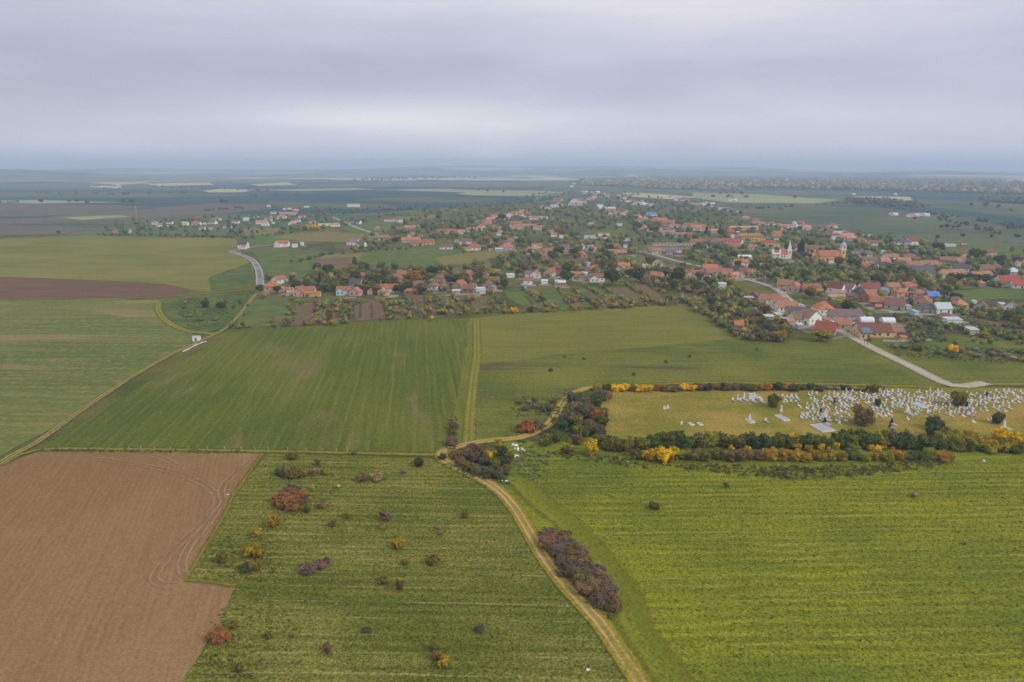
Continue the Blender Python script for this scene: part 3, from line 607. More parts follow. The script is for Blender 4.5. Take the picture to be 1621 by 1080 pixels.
# ---------------------------------------------------------------- bushes one by one, meadows first (pixel of the base, width, height)
Z1 = 'in pasture left of dirt track'
for a in [(462, 756, 34, 16, 'olive'), (446, 752, 20, 14, 'grey'), (480, 754, 22, 13, 'gold'), (498, 752, 18, 13, 'straw'), (516, 751, 16, 12, 'lime'), (465, 727, 22, 11, 'olive'), (503, 737, 10, 13, 'olive'),
          (574, 762, 20, 14, 'brown'), (596, 760, 24, 14, 'straw'), (536, 774, 10, 7, 'straw'), (494, 778, 9, 10, 'lime'), (486, 812, 14, 14, 'olive'), (432, 834, 24, 19, 'gold'), (406, 850, 18, 16, 'gold'),
          (550, 821, 15, 14, 'lime'), (527, 834, 14, 12, 'olive'), (609, 824, 18, 18, 'purple'), (606, 838, 12, 8, 'olive'), (630, 868, 22, 18, 'gold'), (641, 894, 14, 9, 'olive'), (396, 880, 26, 22, 'gold'),
          (413, 884, 22, 18, 'gold'), (402, 903, 24, 20, 'olive'), (353, 892, 20, 22, 'olive'), (388, 905, 22, 14, 'dark'), (686, 893, 26, 14, 'olive'), (692, 893, 15, 14, 'gold'), (736, 820, 13, 15, 'olive'), (695, 840, 10, 9, 'purple'),
          (608, 924, 18, 12, 'olive'), (634, 934, 14, 18, 'brown'), (663, 738, 20, 15, 'dark'), (696, 846, 9, 6, 'brown'), (687, 1030, 17, 14, 'olive'), (702, 1055, 22, 19, 'gold'), (692, 1046, 16, 16, 'brown'), (760, 1000, 18, 12, 'grey'),
          (518, 1034, 14, 22, 'brown'), (426, 1012, 12, 14, 'olive'), (380, 1064, 18, 16, 'olive'), (370, 995, 16, 12, 'olive'), (640, 750, 12, 8, 'grey'), (560, 720, 8, 6, 'dark'), (700, 728, 16, 10, 'dark')]:
    bush_px(*a, Z1, 'rnd' if a[2] > 13 else 'sml')
for a in [(458, 800, 50, 22, 'rust'), (478, 796, 34, 18, 'brown'), (445, 797, 26, 18, 'rust'), (462, 785, 50, 14, 'purple'), (510, 804, 20, 8, 'brown'), (492, 904, 34, 12, 'purple'), (512, 898, 30, 10, 'purple'), (346, 1016, 32, 18, 'rust'),
          (580, 1000, 20, 6, 'grey')]:
    bush_px(*a, Z1, 'low' if a[4] != 'rust' else 'twg')
Z2 = 'on the large mown meadow'
for a in [(1036, 806, 19, 12, 'olive'), (1149, 773, 10, 9, 'dark'), (1448, 788, 12, 8, 'brown'), (1478, 692, 26, 22, 'dark'), (1524, 862, 10, 5, 'grey')]: bush_px(*a, Z2, 'sml' if a[2] < 15 else 'rnd')
# thicket beside the dirt track
Z3 = 'in thicket beside the dirt track'
p0, p1 = G(872, 852), G(965, 965)
for i in range(24):
    t = i / 23; x = p0[0] + (p1[0] - p0[0]) * t; y = p0[1] + (p1[1] - p0[1]) * t
    hw = 4.2 * math.sin(math.pi * (.16 + .78 * t)) ** .6; o = (-1, 0, 1)[i % 3] * hw * .48
    L = math.hypot(p1[0] - p0[0], p1[1] - p0[1]); nx, ny = -(p1[1] - p0[1]) / L, (p1[0] - p0[0]) / L
    add_bush(x + nx * o + rng.uniform(-.6, .6), y + ny * o, rng.uniform(3.9, 5.2), rng.uniform(2.2, 3.2), ['twig', 'purple', 'brown', 'brown', 'purple', 'twig', 'purple', 'brown'][i % 8] if i != 15 else 'olive', Z3, 'twg')
# clump where the tracks meet
Z4 = 'in clump where the tracks meet'
for i, a in enumerate([(728, 738, 'brown'), (742, 746, 'olive'), (756, 752, 'grey'), (772, 756, 'grey'), (790, 758, 'grey'), (800, 752, 'olive'), (738, 724, 'purple'), (752, 730, 'purple'), (768, 736, 'grey'), (784, 742, 'olive'), (798, 738, 'dark'),
          (776, 726, 'lime'), (760, 718, 'brown'), (748, 716, 'purple'), (794, 722, 'dark'), (806, 730, 'olive'), (790, 709, 'yellow'), (774, 729, 'yellow'), (724, 726, 'brown')]):
    bush_px(a[0], a[1], 22 if a[2] != 'yellow' else 13, 17, a[2], Z4, 'twg' if a[2] in ('grey', 'purple', 'brown') else 'rnd')
for a in [(716, 705, 24, 15, 'purple'), (718, 690, 14, 10, 'olive'), (718, 680, 14, 16, 'twig'), (736, 722, 10, 8, 'olive')]: bush_px(*a, 'at lower wheat field corner', 'twg')
Z5 = 'left of the curve in the dirt track'
for a in [(838, 684, 38, 17, 'rust'), (850, 680, 30, 16, 'purple'), (828, 681, 22, 13, 'purple')]: bush_px(*a, Z5, 'low')
for a in [(866, 650, 26, 14, 'grey'), (876, 640, 12, 10, 'olive'), (846, 636, 14, 7, 'dark'), (832, 650, 16, 8, 'grey'), (822, 640, 12, 6, 'dark'), (895, 625, 9, 6, 'brown'), (925, 570, 7, 4, 'dark'), (872, 588, 9, 6, 'dark'), (1003, 594, 8, 4, 'dark'), (894, 566, 7, 4, 'dark'),
          (846, 646, 16, 8, 'twig'), (838, 640, 14, 7, 'grey'), (1055, 575, 7, 4, 'dark'), (1092, 566, 6, 4, 'dark'), (1198, 555, 8, 4, 'dark')]: bush_px(*a, 'on the rough pasture', 'sml')
# block between track and cemetery
Z6 = 'in the thicket left of the cemetery'
for i in range(30):
    t = rng.random(); py = 628 + 82 * t; cx = 938 - 36 * t; wd = 22 + 26 * t
    col = rng.choice(['grey', 'grey', 'dark', 'twig', 'brown']) if t < .55 else rng.choice(['olive', 'dark', 'olive', 'grey', 'brown'])
    bush_px(cx + rng.uniform(-wd, wd), py, rng.uniform(20, 30), rng.uniform(14, 20), col, Z6, 'twg' if col in ('grey', 'twig', 'brown') else 'rnd')
for a in [(947, 668, 26, 26, 'orange'), (938, 660, 22, 18, 'olive'), (915, 690, 24, 20, 'lime'), (936, 719, 27, 26, 'yellow'), (956, 711, 12, 11, 'gold'), (928, 690, 18, 16, 'lime'), (880, 700, 22, 14, 'green'), (868, 690, 20, 12, 'green'), (862, 706, 18, 10, 'green'), (898, 718, 24, 14, 'olive')]:
    bush_px(*a, Z6)
# front hedge of the cemetery
Z7 = 'in hedge fronting the cemetery'
def fcol(px, low):
    if px < 1010: return rng.choice(['olive', 'brown', 'olive', 'lime'])
    if px < 1130: return rng.choice(['olive', 'lime', 'gold', 'olive'] if low else ['olive', 'green', 'green', 'lime'])
    if px < 1210: return rng.choice(['rust', 'brown', 'gold', 'brown'] if low else ['dark', 'green', 'olive'])
    if px < 1340: return rng.choice(['gold', 'lime', 'gold', 'yellow'] if low else ['green', 'lime', 'green', 'olive'])
    if px < 1490: return rng.choice(['green', 'olive', 'gold', 'lime'] if low else ['green', 'olive', 'lime', 'green'])
    return rng.choice(['green', 'lime', 'lime', 'gold'])
px = 965
while px < 1660:
    b = 4 * max(0, (px - 1450) / 170)
    bush_px(px + rng.uniform(-3, 3), 709 + b * .5 + rng.uniform(-2, 3), rng.uniform(26, 36), rng.uniform(20, 30), fcol(px, False), Z7)
    bush_px(px + 6 + rng.uniform(-3, 3), 727 - (14 if px > 1490 or px < 1000 else 0) + rng.uniform(-2, 3), rng.uniform(22, 32), rng.uniform(14, 20), fcol(px, True), Z7, 'rnd' if px > 1490 else rng.choice(['rnd', 'twg']))
    px += 18
for a in [(1050, 730, 34, 24, 'yellow'), (1066, 728, 22, 24, 'yellow'), (1036, 724, 20, 16, 'yellow'), (1086, 726, 22, 16, 'lime'), (1096, 726, 16, 14, 'yellow'), (1114, 729, 14, 12, 'orange'), (1158, 717, 11, 12, 'yellow'), (1182, 717, 13, 12, 'yellow'),
          (1228, 708, 16, 20, 'lime'), (1256, 706, 20, 22, 'yellow'), (1262, 714, 18, 14, 'gold'), (1281, 718, 18, 14, 'gold'), (1298, 716, 14, 16, 'yellow'), (1311, 717, 10, 10, 'orange'), (1322, 713, 15, 16, 'yellow'), (1350, 716, 24, 16, 'lime'), (1340, 708, 34, 30, 'green'),
          (1366, 708, 30, 34, 'green'), (1384, 718, 24, 14, 'yellow'), (1396, 716, 14, 12, 'gold'), (1412, 718, 8, 10, 'orange'), (1410, 708, 30, 30, 'grey'), (1434, 710, 32, 30, 'dark'), (1460, 712, 30, 26, 'dark'), (1490, 706, 30, 28, 'lime'), (1512, 708, 28, 28, 'lime'), (1534, 702, 22, 26, 'gold'),
          (1548, 706, 26, 20, 'lime'), (1500, 692, 28, 16, 'olive'), (1580, 708, 28, 34, 'yellow'), (1598, 711, 34, 32, 'yellow'), (1586, 696, 22, 22, 'yellow'), (1612, 708, 16, 22, 'gold'), (1632, 712, 26, 20, 'dark')]:
    bush_px(*a, Z7)
WEEDS = []
def weeds(poly, n, h0, h1, pal, wide=1.5):
    xs = [p[0] for p in poly]; ys = [p[1] for p in poly]; k = 0
    while k < n:
        px, py = rng.uniform(min(xs), max(xs)), rng.uniform(min(ys), max(ys))
        if inpoly((px, py), poly): x, y = G(px, py); WEEDS.append((x, y, rng.uniform(h0, h1), rng.uniform(.8, 1.4) * wide, rng.choice(pal))); k += 1
WG, WD, WB, WY = (.145, .175, .028), (.085, .105, .024), (.16, .12, .055), (.24, .22, .05)
weeds([(1040, 738), (1110, 736), (1240, 740), (1380, 738), (1500, 724), (1490, 738), (1400, 752), (1320, 758), (1240, 760), (1120, 748)], 620, .2, .8, [WD, WB, WG])
weeds([(870, 715), (960, 722), (1040, 738), (1030, 744), (940, 732), (860, 724)], 120, .3, .7, [WD, WG, WB])
weeds([(330, 850), (430, 850), (450, 900), (420, 930), (310, 920)], 170, .12, .5, [WG, WG, WY, WD])
weeds([(345, 960), (440, 950), (480, 1010), (400, 1075), (300, 1075)], 210, .12, .5, [WG, WY, WG, WB])
weeds([(425, 735), (530, 738), (540, 800), (450, 830), (410, 790)], 150, .12, .45, [WG, WY, WG])
weeds([(825, 705), (862, 712), (870, 745), (840, 765), (812, 745)], 150, .25, .7, [(.16, .20, .09), WG, (.2, .22, .12)])
weeds([(860, 640), (905, 625), (900, 700), (855, 705)], 160, .3, .9, [WG, WD, WG])
weeds([(700, 735), (720, 750), (800, 770), (815, 762), (720, 738)], 70, .2, .6, [WG, WD])
weeds([(845, 835), (870, 830), (985, 965), (970, 985), (930, 960)], 150, .2, .6, [WG, WY, WD])
weeds([(800, 632), (890, 625), (880, 655), (820, 662)], 120, .2, .5, [WD, WB, WG])
weeds([(270, 480), (395, 468), (370, 515), (300, 520)], 260, .3, .8, [WG, WD])
weeds([(1400, 545), (1640, 556), (1640, 580), (1420, 565)], 420, .3, .9, [WD, WB, WG])
weeds([(60, 716), (415, 720), (415, 715), (60, 712)], 160, .2, .5, [WG, WY, WD])
weeds([(712, 660), (724, 660), (722, 715), (704, 715)], 60, .3, .8, [WG, WB])
weeds([(940, 610), (1400, 612), (1400, 619), (940, 618)], 200, .3, .8, [WG, WD, WB, WY])
# back hedge of the cemetery
Z8 = 'in the hedge behind the cemetery'
px = 946
while px < 1372:
    col = 'yellow' if 960 < px < 992 or 1012 < px < 1036 or 1072 < px < 1100 else ('brown' if 996 < px < 1012 or 1042 < px < 1070 else rng.choice(['dark', 'olive', 'dark', 'gold', 'purple', 'orange'] if px < 1250 else ['dark', 'dark', 'purple', 'grey', 'olive']))
    bush_px(px, 618 + rng.uniform(-1, 1.5), rng.uniform(16, 22), rng.uniform(9, 13) - (3 if px > 1300 else 0), col, Z8, 'twg' if col in ('purple', 'brown') else 'rnd'); px += 13.5
# trees among the graves
for a in [(1224, 645, 19, 22, 'olive'), (1365, 672, 30, 32, 'brown'), (1382, 622, 17, 14, 'olive'), (1389, 643, 10, 12, 'dark'), (1516, 642, 24, 24, 'olive'), (1480, 680, 24, 20, 'dark'), (1578, 671, 18, 18, 'dark')]:
    x, y = G(a[0], a[1]); s = scl(a[1]); add_bush(x, y, a[2] / s, a[3] / s, a[4], 'among the white gravestones')
# scrub patch, bushes of the east pasture
for a in [(293, 482, 10, 7, 'purple'), (325, 487, 14, 12, 'dark'), (326, 476, 6, 5, 'dark'), (350, 488, 14, 11, 'dark'), (359, 480, 11, 7, 'purple'), (371, 489, 8, 7, 'dark'), (381, 483, 8, 8, 'dark'), (290, 490, 9, 6, 'dark'), (340, 508, 16, 5, 'grey'), (318, 508, 18, 4, 'dark'), (300, 502, 14, 4, 'grey'),
          (366, 520, 10, 8, 'dark'), (384, 518, 12, 10, 'dark'), (393, 486, 6, 5, 'dark'), (388, 500, 7, 6, 'grey')]: bush_px(*a, 'in scrub beside the asphalt road', 'sml' if a[2] < 9 else ('low' if a[3] < 6 else 'rnd'))
for i in range(22):
    px = rng.uniform(1405, 1660); bush_px(px, 552 + (px - 1400) * .06 + rng.uniform(-5, 9), rng.uniform(12, 26), rng.uniform(5, 9), rng.choice(['dark', 'purple', 'olive', 'grey']), 'in brambles below the last gardens', 'low' if rng.random() < .6 else 'rnd')
for a in [(1508, 558, 18, 13, 'yellow'), (1452, 556, 18, 13, 'olive'), (1558, 535, 18, 11, 'gold'), (1376, 540, 13, 7, 'brown')]: bush_px(*a, 'below the last gardens at the right')
for a in [(430, 512, 10, 8, 'olive'), (493, 516, 10, 10, 'olive'), (527, 516, 14, 12, 'gold'), (683, 508, 13, 9, 'gold'), (700, 496, 10, 9, 'gold'), (813, 496, 14, 10, 'yellow'), (865, 494, 18, 8, 'gold'), (840, 494, 12, 10, 'dark'), (858, 478, 14, 12, 'olive')]: bush_px(*a, 'in hedge above the wheat field')

# ---------------------------------------------------------------- houses
RC = {'O': ('orange', (.50, .185, .085)), 'C': ('clay', (.40, .185, .115)), 'B': ('brown', (.235, .135, .10)), 'R': ('red', (.44, .085, .06)), 'M': ('maroon', (.22, .07, .065)), 'G': ('slate', (.095, .10, .125)), 'K': ('salmon', (.54, .24, .165)),
      'P': ('purplish', (.26, .15, .21)), 'L': ('blue', (.10, .24, .50)), 'S': ('metal', (.46, .49, .52)), 'A': ('grey', (.24, .245, .25)), 'D': ('dark', (.055, .055, .06)), 'T': ('teal', (.20, .32, .38))}
WC = {'W': ('white', (.78, .77, .74)), 'Y': ('yellow', (.66, .45, .17)), 'P': ('pink', (.62, .36, .28)), 'E': ('cream', (.66, .57, .42)), 'S': ('grey', (.42, .41, .40)), 'T': ('bluish', (.46, .56, .68)), 'O': ('peach', (.64, .42, .26)), 'B': ('brick', (.34, .17, .11)), 'N': ('wooden', (.20, .14, .10))}
WIN = MB().box(-.45, -.03, -.6, .45, .03, .6).mesh('window', M_GLASS)
DOOR = MB().box(-.5, -.035, 0, .5, .035, 2.1).mesh('door', M_DOOR)
CHIM = MB().box(-.3, -.3, 0, .3, .3, 1.5).box(-.38, -.38, 1.5, .38, .38, 1.62).mesh('chimney', M_BRICK)
def gable(mbw, mbr, L, W, h, rh, x=0, y=0, ax=0, ov=.35, t=.18):
    """walls with gable ends and a thick pitched roof; ax=1 turns the ridge along y"""
    def T(px, py, pz): return (x + (py if ax else px), y + (px if ax else py), pz)
    l, w = L / 2, W / 2; fl = (lambda f: f[::-1]) if ax else (lambda f: f)
    p = [T(-l, -w, -.3), T(l, -w, -.3), T(l, w, -.3), T(-l, w, -.3), T(-l, -w, h), T(l, -w, h), T(l, w, h), T(-l, w, h), T(-l, 0, h + rh - .06), T(l, 0, h + rh - .06)]
    mbw.poly(p, [fl(f) for f in [(0, 1, 5, 4), (2, 3, 7, 6), (1, 2, 6, 9, 5), (3, 0, 4, 8, 7)]])
    k = rh / w; w2 = w + ov; l2 = l + ov; z0 = h - ov * k; zt = h + rh
    for s in (-1, 1):
        q = [T(-l2, s * w2, z0), T(l2, s * w2, z0), T(l2, 0, zt), T(-l2, 0, zt)]; q += [(a[0], a[1], a[2] + t) for a in q]
        F = [(0, 1, 5, 4), (1, 2, 6, 5), (3, 0, 4, 7), (4, 5, 6, 7), (3, 2, 1, 0)]
        if s == 1: F = [f[::-1] for f in F]
        mbr.poly(q, [fl(f) for f in F])
def hip(mbw, mbr, L, W, h, rh, x=0, y=0, ov=.45):
    l, w = L / 2, W / 2
    mbw.box(x - l, y - w, -.3, x + l, y + w, h)
    l2, w2 = l + ov, w + ov; r = max(0.05, l - w * .9); z0 = h - .12
    p = [(x - l2, y - w2, z0), (x + l2, y - w2, z0), (x + l2, y + w2, z0), (x - l2, y + w2, z0), (x - l2, y - w2, z0 + .2), (x + l2, y - w2, z0 + .2), (x + l2, y + w2, z0 + .2), (x - l2, y + w2, z0 + .2), (x - r, y, h + rh), (x + r, y, h + rh)]
    mbr.poly(p, [(3, 2, 1, 0), (0, 1, 5, 4), (1, 2, 6, 5), (2, 3, 7, 6), (3, 0, 4, 7), (4, 5, 9, 8), (5, 6, 9), (6, 7, 8, 9), (7, 4, 8)])
def house(px, py, wpx, dep, rot, roof, wall, typ='g', zone='', hw=None, rh=None, detail=None, extra=None):
    s = scl(py); L = wpx / s; x, y = G(px, py); a = R(rot)
    fore = abs(math.cos(a)) * dep / 2 + abs(math.sin(a)) * L / 2
    y += fore * .8
    W = min(dep, L * 1.4) if typ != 'g' else dep
    hw = hw or rng.uniform(2.7, 3.3); rh = rh or W * rng.uniform(.34, .44)
    two = hw > 4.5
    nm = 'shed' if (L < 6.5 and W < 6.5) or wall == 'N' or typ == 's' else ('barn' if False else 'house')
    t = empty(nm, (x, y, .25), a)
    mw, mr = MB(), MB()
    if typ == 'g': gable(mw, mr, L, W, hw, rh)
    elif typ == 'h': hip(mw, mr, L, W, hw, rh)
    elif typ == 'l':
        gable(mw, mr, L, W * .85, hw, rh * .85)
        gable(mw, mr, W * 1.35, W * .8, hw + .01, rh * .82, x=-L / 2 + W * .42, y=-W * .28, ax=1)
    elif typ == 's':
        mw.box(-L / 2, -W / 2, -.3, L / 2, W / 2, hw - .02)
        mr.poly([(-L / 2 - .3, -W / 2 - .3, hw), (L / 2 + .3, -W / 2 - .3, hw), (L / 2 + .3, W / 2 + .3, hw + .7), (-L / 2 - .3, W / 2 + .3, hw + .7), (-L / 2 - .3, -W / 2 - .3, hw + .15), (L / 2 + .3, -W / 2 - .3, hw + .15), (L / 2 + .3, W / 2 + .3, hw + .85), (-L / 2 - .3, W / 2 + .3, hw + .85)],
                [(3, 2, 1, 0), (4, 5, 6, 7), (0, 1, 5, 4), (1, 2, 6, 5), (2, 3, 7, 6), (3, 0, 4, 7)])
        mw.box(-L / 2, W / 2 - .2, hw - .02, L / 2, W / 2, hw + .6)
    wc = tuple(min(.85, c * rng.uniform(.93, 1.07)) for c in WC[wall][1]); kk = rng.uniform(.74, 1.16); rc = tuple(c * kk * rng.uniform(.92, 1.10) for c in RC[roof][1])
    w = mw.build('wall', M_WALL, t, wc)
    r = mr.build('roof', M_ROOF if roof not in 'SLTR' else M_PLAIN if roof in 'SL' else M_ROOF, t, rc)
    if detail is None: detail = s > 1.05
    if detail and nm == 'house':
        for fy, face in ((-1, 0), (1, 0)) if typ != 'l' else ((-1, 0),):
            wy = (W / 2 if typ != 'l' else W * .425) * fy; n = max(1, int(L / 4.2)); x0 = -L / 2 + (W * .9 if typ == 'l' else 0)
            n = max(1, int((L / 2 - x0) / 4.0))
            for i in range(n):
                q = x0 + (i + .5) * (L / 2 - x0) / n
                if fy < 0 and i == n // 2 and n > 1: d = ob('door', DOOR, t, (q, wy - .0, .05)); d.scale = (1, 1, 1); continue
                if fy > 0 and s < 1.9: continue
                ob('window', WIN, t, (q, wy, hw * .55 if not two else 1.5))
                if two: ob('window', WIN, t, (q, wy, hw - 1.1))
        if typ == 'g' or typ == 'h':
            for ex in (-1, 1):
                for q in (-W * .22, W * .22):
                    o = ob('window', WIN, t, (ex * L / 2, q, hw * .55 if not two else 1.5)); o.rotation_euler = (0, 0, math.pi / 2)
                    if two: o = ob('window', WIN, t, (ex * L / 2, q, hw - 1.1)); o.rotation_euler = (0, 0, math.pi / 2)
        if typ == 'l':
            for q in (-W * .2, W * .2): ob('window', WIN, t, (-L / 2 + W * .42 + q, -W * .28 - W * .675, hw * .55))
        if s > 1.0: ob('chimney', CHIM, r, (L * rng.choice((-.22, .2)), W * .12, hw + rh * .62))
    HOUSES.append((x, y, L / 2 + 1.5, W / 2 + 1.5, a))
    size = 'long' if L > 17 else ('little' if L < 7 else ('small' if L < 10 else 'medium'))
    form = {'g': 'gabled', 'h': 'hipped', 'l': 'winged', 's': 'flat'}[typ]
    lab = f'{size} {WC[wall][0]} {form} {nm} with {RC[roof][0]} roof'
    REG.append((t, lab, zone, nm)); return t
ZA, ZB, ZC, ZD, ZE, ZF = 'in the near row', 'in the second row', 'by the lower right street', 'around the two churches', 'left of the village', 'along the far main street'
near = [(439, 450, 22, 7, 65, 'C', 'W', 'g'), (463, 441, 9, 5, 20, 'C', 'P', 'g'), (429, 461, 20, 9, 0, 'O', 'P', 'h'), (482, 468, 30, 9, 0, 'C', 'P', 'l'), (494, 470, 25, 4, 0, 'O', 'Y', 's', 2.2), (543, 467, 22, 7, 8, 'O', 'T', 'l'), (562, 469, 14, 8, 80, 'C', 'P', 'g'), (565, 444, 24, 7, 0, 'C', 'P', 'l'),
        (563, 455, 20, 7, -20, 'G', 'S', 'g'), (618, 463, 34, 8, 0, 'O', 'W', 'l'), (607, 468, 18, 4, 0, 'C', 'E', 's', 2.3), (626, 447, 16, 7, 60, 'C', 'O', 'g'), (636, 440, 16, 6, 0, 'C', 'B', 'g'), (641, 458, 18, 8, 70, 'B', 'P', 'g'), (657, 458, 28, 8, 0, 'B', 'B', 'g'), (651, 466, 22, 4, 0, 'C', 'B', 'g', 2.2),
        (651, 434, 8, 5, 0, 'O', 'P', 'h'), (686, 460, 16, 8, 70, 'B', 'W', 'h'), (695, 446, 17, 9, 0, 'B', 'P', 'h'), (727, 460, 22, 9, 65, 'O', 'S', 'g'), (742, 464, 18, 6, -12, 'B', 'B', 'g'), (741, 443, 17, 9, 70, 'C', 'O', 'g'), (778, 451, 26, 7, 0, 'B', 'W', 'g'), (772, 458, 14, 7, 60, 'B', 'P', 'g'),
        (722, 466, 12, 4, 0, 'S', 'S', 's', 2.2), (760, 462, 14, 4, 0, 'S', 'W', 's', 2), (785, 434, 12, 5, 0, 'K', 'B', 's', 2.3), (838, 440, 13, 6, 0, 'P', 'W', 'g'), (848, 441, 13, 8, 80, 'O', 'W', 'g'), (836, 451, 14, 6, 0, 'C', 'W', 'g'), (830, 457, 8, 4, 0, 'T', 'T', 's', 2.3), (862, 450, 10, 5, 0, 'S', 'W', 's', 2.2), (808, 440, 12, 5, 10, 'S', 'W', 's', 2.2),
        (872, 438, 20, 8, 60, 'C', 'E', 'g'), (882, 430, 12, 6, 0, 'B', 'B', 'g'), (885, 451, 12, 5, 0, 'S', 'T', 's', 2.4), (898, 443, 20, 4, 0, 'K', 'E', 's', 2.2), (912, 439, 18, 5, 0, 'O', 'P', 'g', 2.4), (925, 437, 10, 4, 0, 'S', 'W', 's', 2.2), (941, 432, 18, 8, 0, 'O', 'C' if False else 'P', 'h'), (945, 446, 24, 9, 0, 'B', 'W', 'l'), (931, 423, 6, 4, 0, 'S', 'T', 's', 3),
        (988, 426, 18, 7, 0, 'O', 'W', 'g'), (981, 433, 14, 7, 70, 'G', 'W', 'g'), (1043, 424, 20, 9, 75, 'G', 'E', 'g', 4.8), (1021, 424, 8, 3, 0, 'S', 'W', 's', 2.2), (1042, 443, 18, 7, -40, 'O', 'P', 'g'), (1050, 438, 14, 7, 50, 'C', 'P', 'g'), (1056, 430, 13, 5, 0, 'D', 'S', 's', 2.5), (1070, 437, 18, 8, -25, 'B', 'N', 'g'),
        (1098, 440, 28, 8, 0, 'O', 'E', 'l'), (1124, 430, 24, 7, 0, 'O', 'P', 'g'), (1139, 437, 42, 8, 0, 'C', 'S', 'g'), (1151, 440, 18, 6, 0, 'C', 'B', 'g'), (1163, 442, 13, 5, 10, 'K', 'P', 'g'), (1118, 443, 14, 4, 0, 'S', 'T', 's', 2.2), (1144, 455, 12, 4, -10, 'S', 'W', 's', 2.2),
        (1171, 434, 16, 8, -30, 'D', 'S', 'g'), (1181, 436, 16, 7, -30, 'B', 'S', 'g'), (1191, 438, 12, 6, -25, 'C', 'P', 'g'), (1174, 424, 22, 8, 0, 'O', 'W', 'l', 4.6), (1210, 428, 16, 7, -20, 'K', 'P', 'g'), (1237, 430, 10, 4, 0, 'S', 'W', 's', 2.2)]
for a in near: house(*a[:8], zone=ZA, hw=a[8] if len(a) > 8 else None)
second = [(839, 400, 13, 8, 0, 'O', 'W', 'h'), (850, 393, 16, 8, 0, 'O', 'E', 'l'), (853, 404, 10, 5, 0, 'R', 'W', 'g'), (868, 403, 24, 8, 40, 'C', 'P', 'g'), (866, 410, 16, 5, 0, 'C', 'P', 'g'), (921, 408, 17, 9, 0, 'C', 'P', 'h'), (935, 399, 13, 7, 60, 'C', 'W', 'g'), (921, 395, 14, 7, 70, 'K', 'W', 'g'), (978, 405, 28, 8, -8, 'C', 'B', 'g'), (977, 393, 10, 7, 0, 'C', 'P', 'h'),
          (894, 396, 16, 7, 0, 'B', 'S', 'g'), (815, 380, 8, 5, 0, 'S', 'S', 's'), (877, 375, 9, 6, 0, 'K', 'W', 'g'), (870, 371, 15, 8, 0, 'O', 'E', 'h'), (802, 397, 22, 12, 20, 'C', 'S', 'h'), (808, 385, 12, 7, 0, 'C', 'P', 'h'), (790, 399, 12, 5, 0, 'S', 'S', 's'), (793, 373, 14, 8, 0, 'K', 'W', 'h'), (787, 365, 13, 7, 20, 'O', 'E', 'g'), (780, 386, 8, 5, 0, 'K', 'W', 'g'),
          (751, 396, 19, 9, 0, 'O', 'W', 'h'), (736, 387, 20, 8, 20, 'B', 'W', 'g'), (706, 395, 20, 12, 0, 'B', 'W', 'h'), (674, 388, 26, 7, 12, 'O', 'P', 'g'), (660, 390, 20, 7, 0, 'C', 'P', 'g'), (650, 384, 30, 8, 10, 'K', 'P', 'g'), (652, 375, 13, 8, 0, 'O', 'W', 'h'), (605, 381, 25, 9, 0, 'K', 'W', 'h'), (650, 364, 20, 7, 0, 'K', 'P', 'g'), (710, 370, 22, 7, 0, 'O', 'Y', 'g'), (695, 370, 10, 7, 50, 'O', 'P', 'g'),
          (730, 371, 14, 8, 0, 'K', 'W', 'l'), (744, 367, 16, 7, 0, 'K', 'W', 'g'), (757, 366, 12, 7, 60, 'K', 'W', 'g'), (616, 351, 16, 6, 0, 'O', 'W', 'g'), (634, 353, 14, 5, 0, 'S', 'W', 's'), (597, 364, 7, 5, 0, 'K', 'P', 'h'),
          (765, 361, 16, 7, 35, 'O', 'E', 'g'), (770, 355, 16, 7, 35, 'O', 'P', 'g'), (776, 350, 16, 7, 35, 'K', 'P', 'g'), (782, 345, 14, 7, 35, 'C', 'P', 'g'), (815, 357, 24, 8, 0, 'C', 'P', 'g'), (820, 363, 26, 8, -4, 'K', 'E', 'g'), (838, 361, 20, 7, -8, 'K', 'P', 'g'), (853, 364, 18, 7, -10, 'C', 'W', 'g'),
          (803, 345, 10, 7, 50, 'C', 'W', 'g'), (812, 341, 12, 7, 40, 'C', 'W', 'g'), (796, 348, 10, 7, 40, 'C', 'W', 'g'), (846, 348, 16, 7, 0, 'C', 'W', 'g'), (860, 347, 14, 4, -20, 'S', 'W', 's'), (835, 344, 12, 7, 0, 'B', 'W', 'g'), (891, 377, 11, 6, 0, 'S', 'W', 's'), (956, 374, 18, 5, 0, 'K', 'W', 's'), (934, 378, 18, 5, -4, 'S', 'W', 's'), (953, 382, 16, 5, -16, 'S', 'B', 's'), (991, 382, 14, 5, 0, 'K', 'W', 's'),
          (981, 358, 8, 5, 0, 'S', 'W', 's'), (936, 357, 8, 4, 0, 'S', 'S', 's'), (1103, 437, 3, 3, 0, 'S', 'W', 's')]
for a in second: house(*a[:8], zone=ZB, hw=a[8] if len(a) > 8 else None)
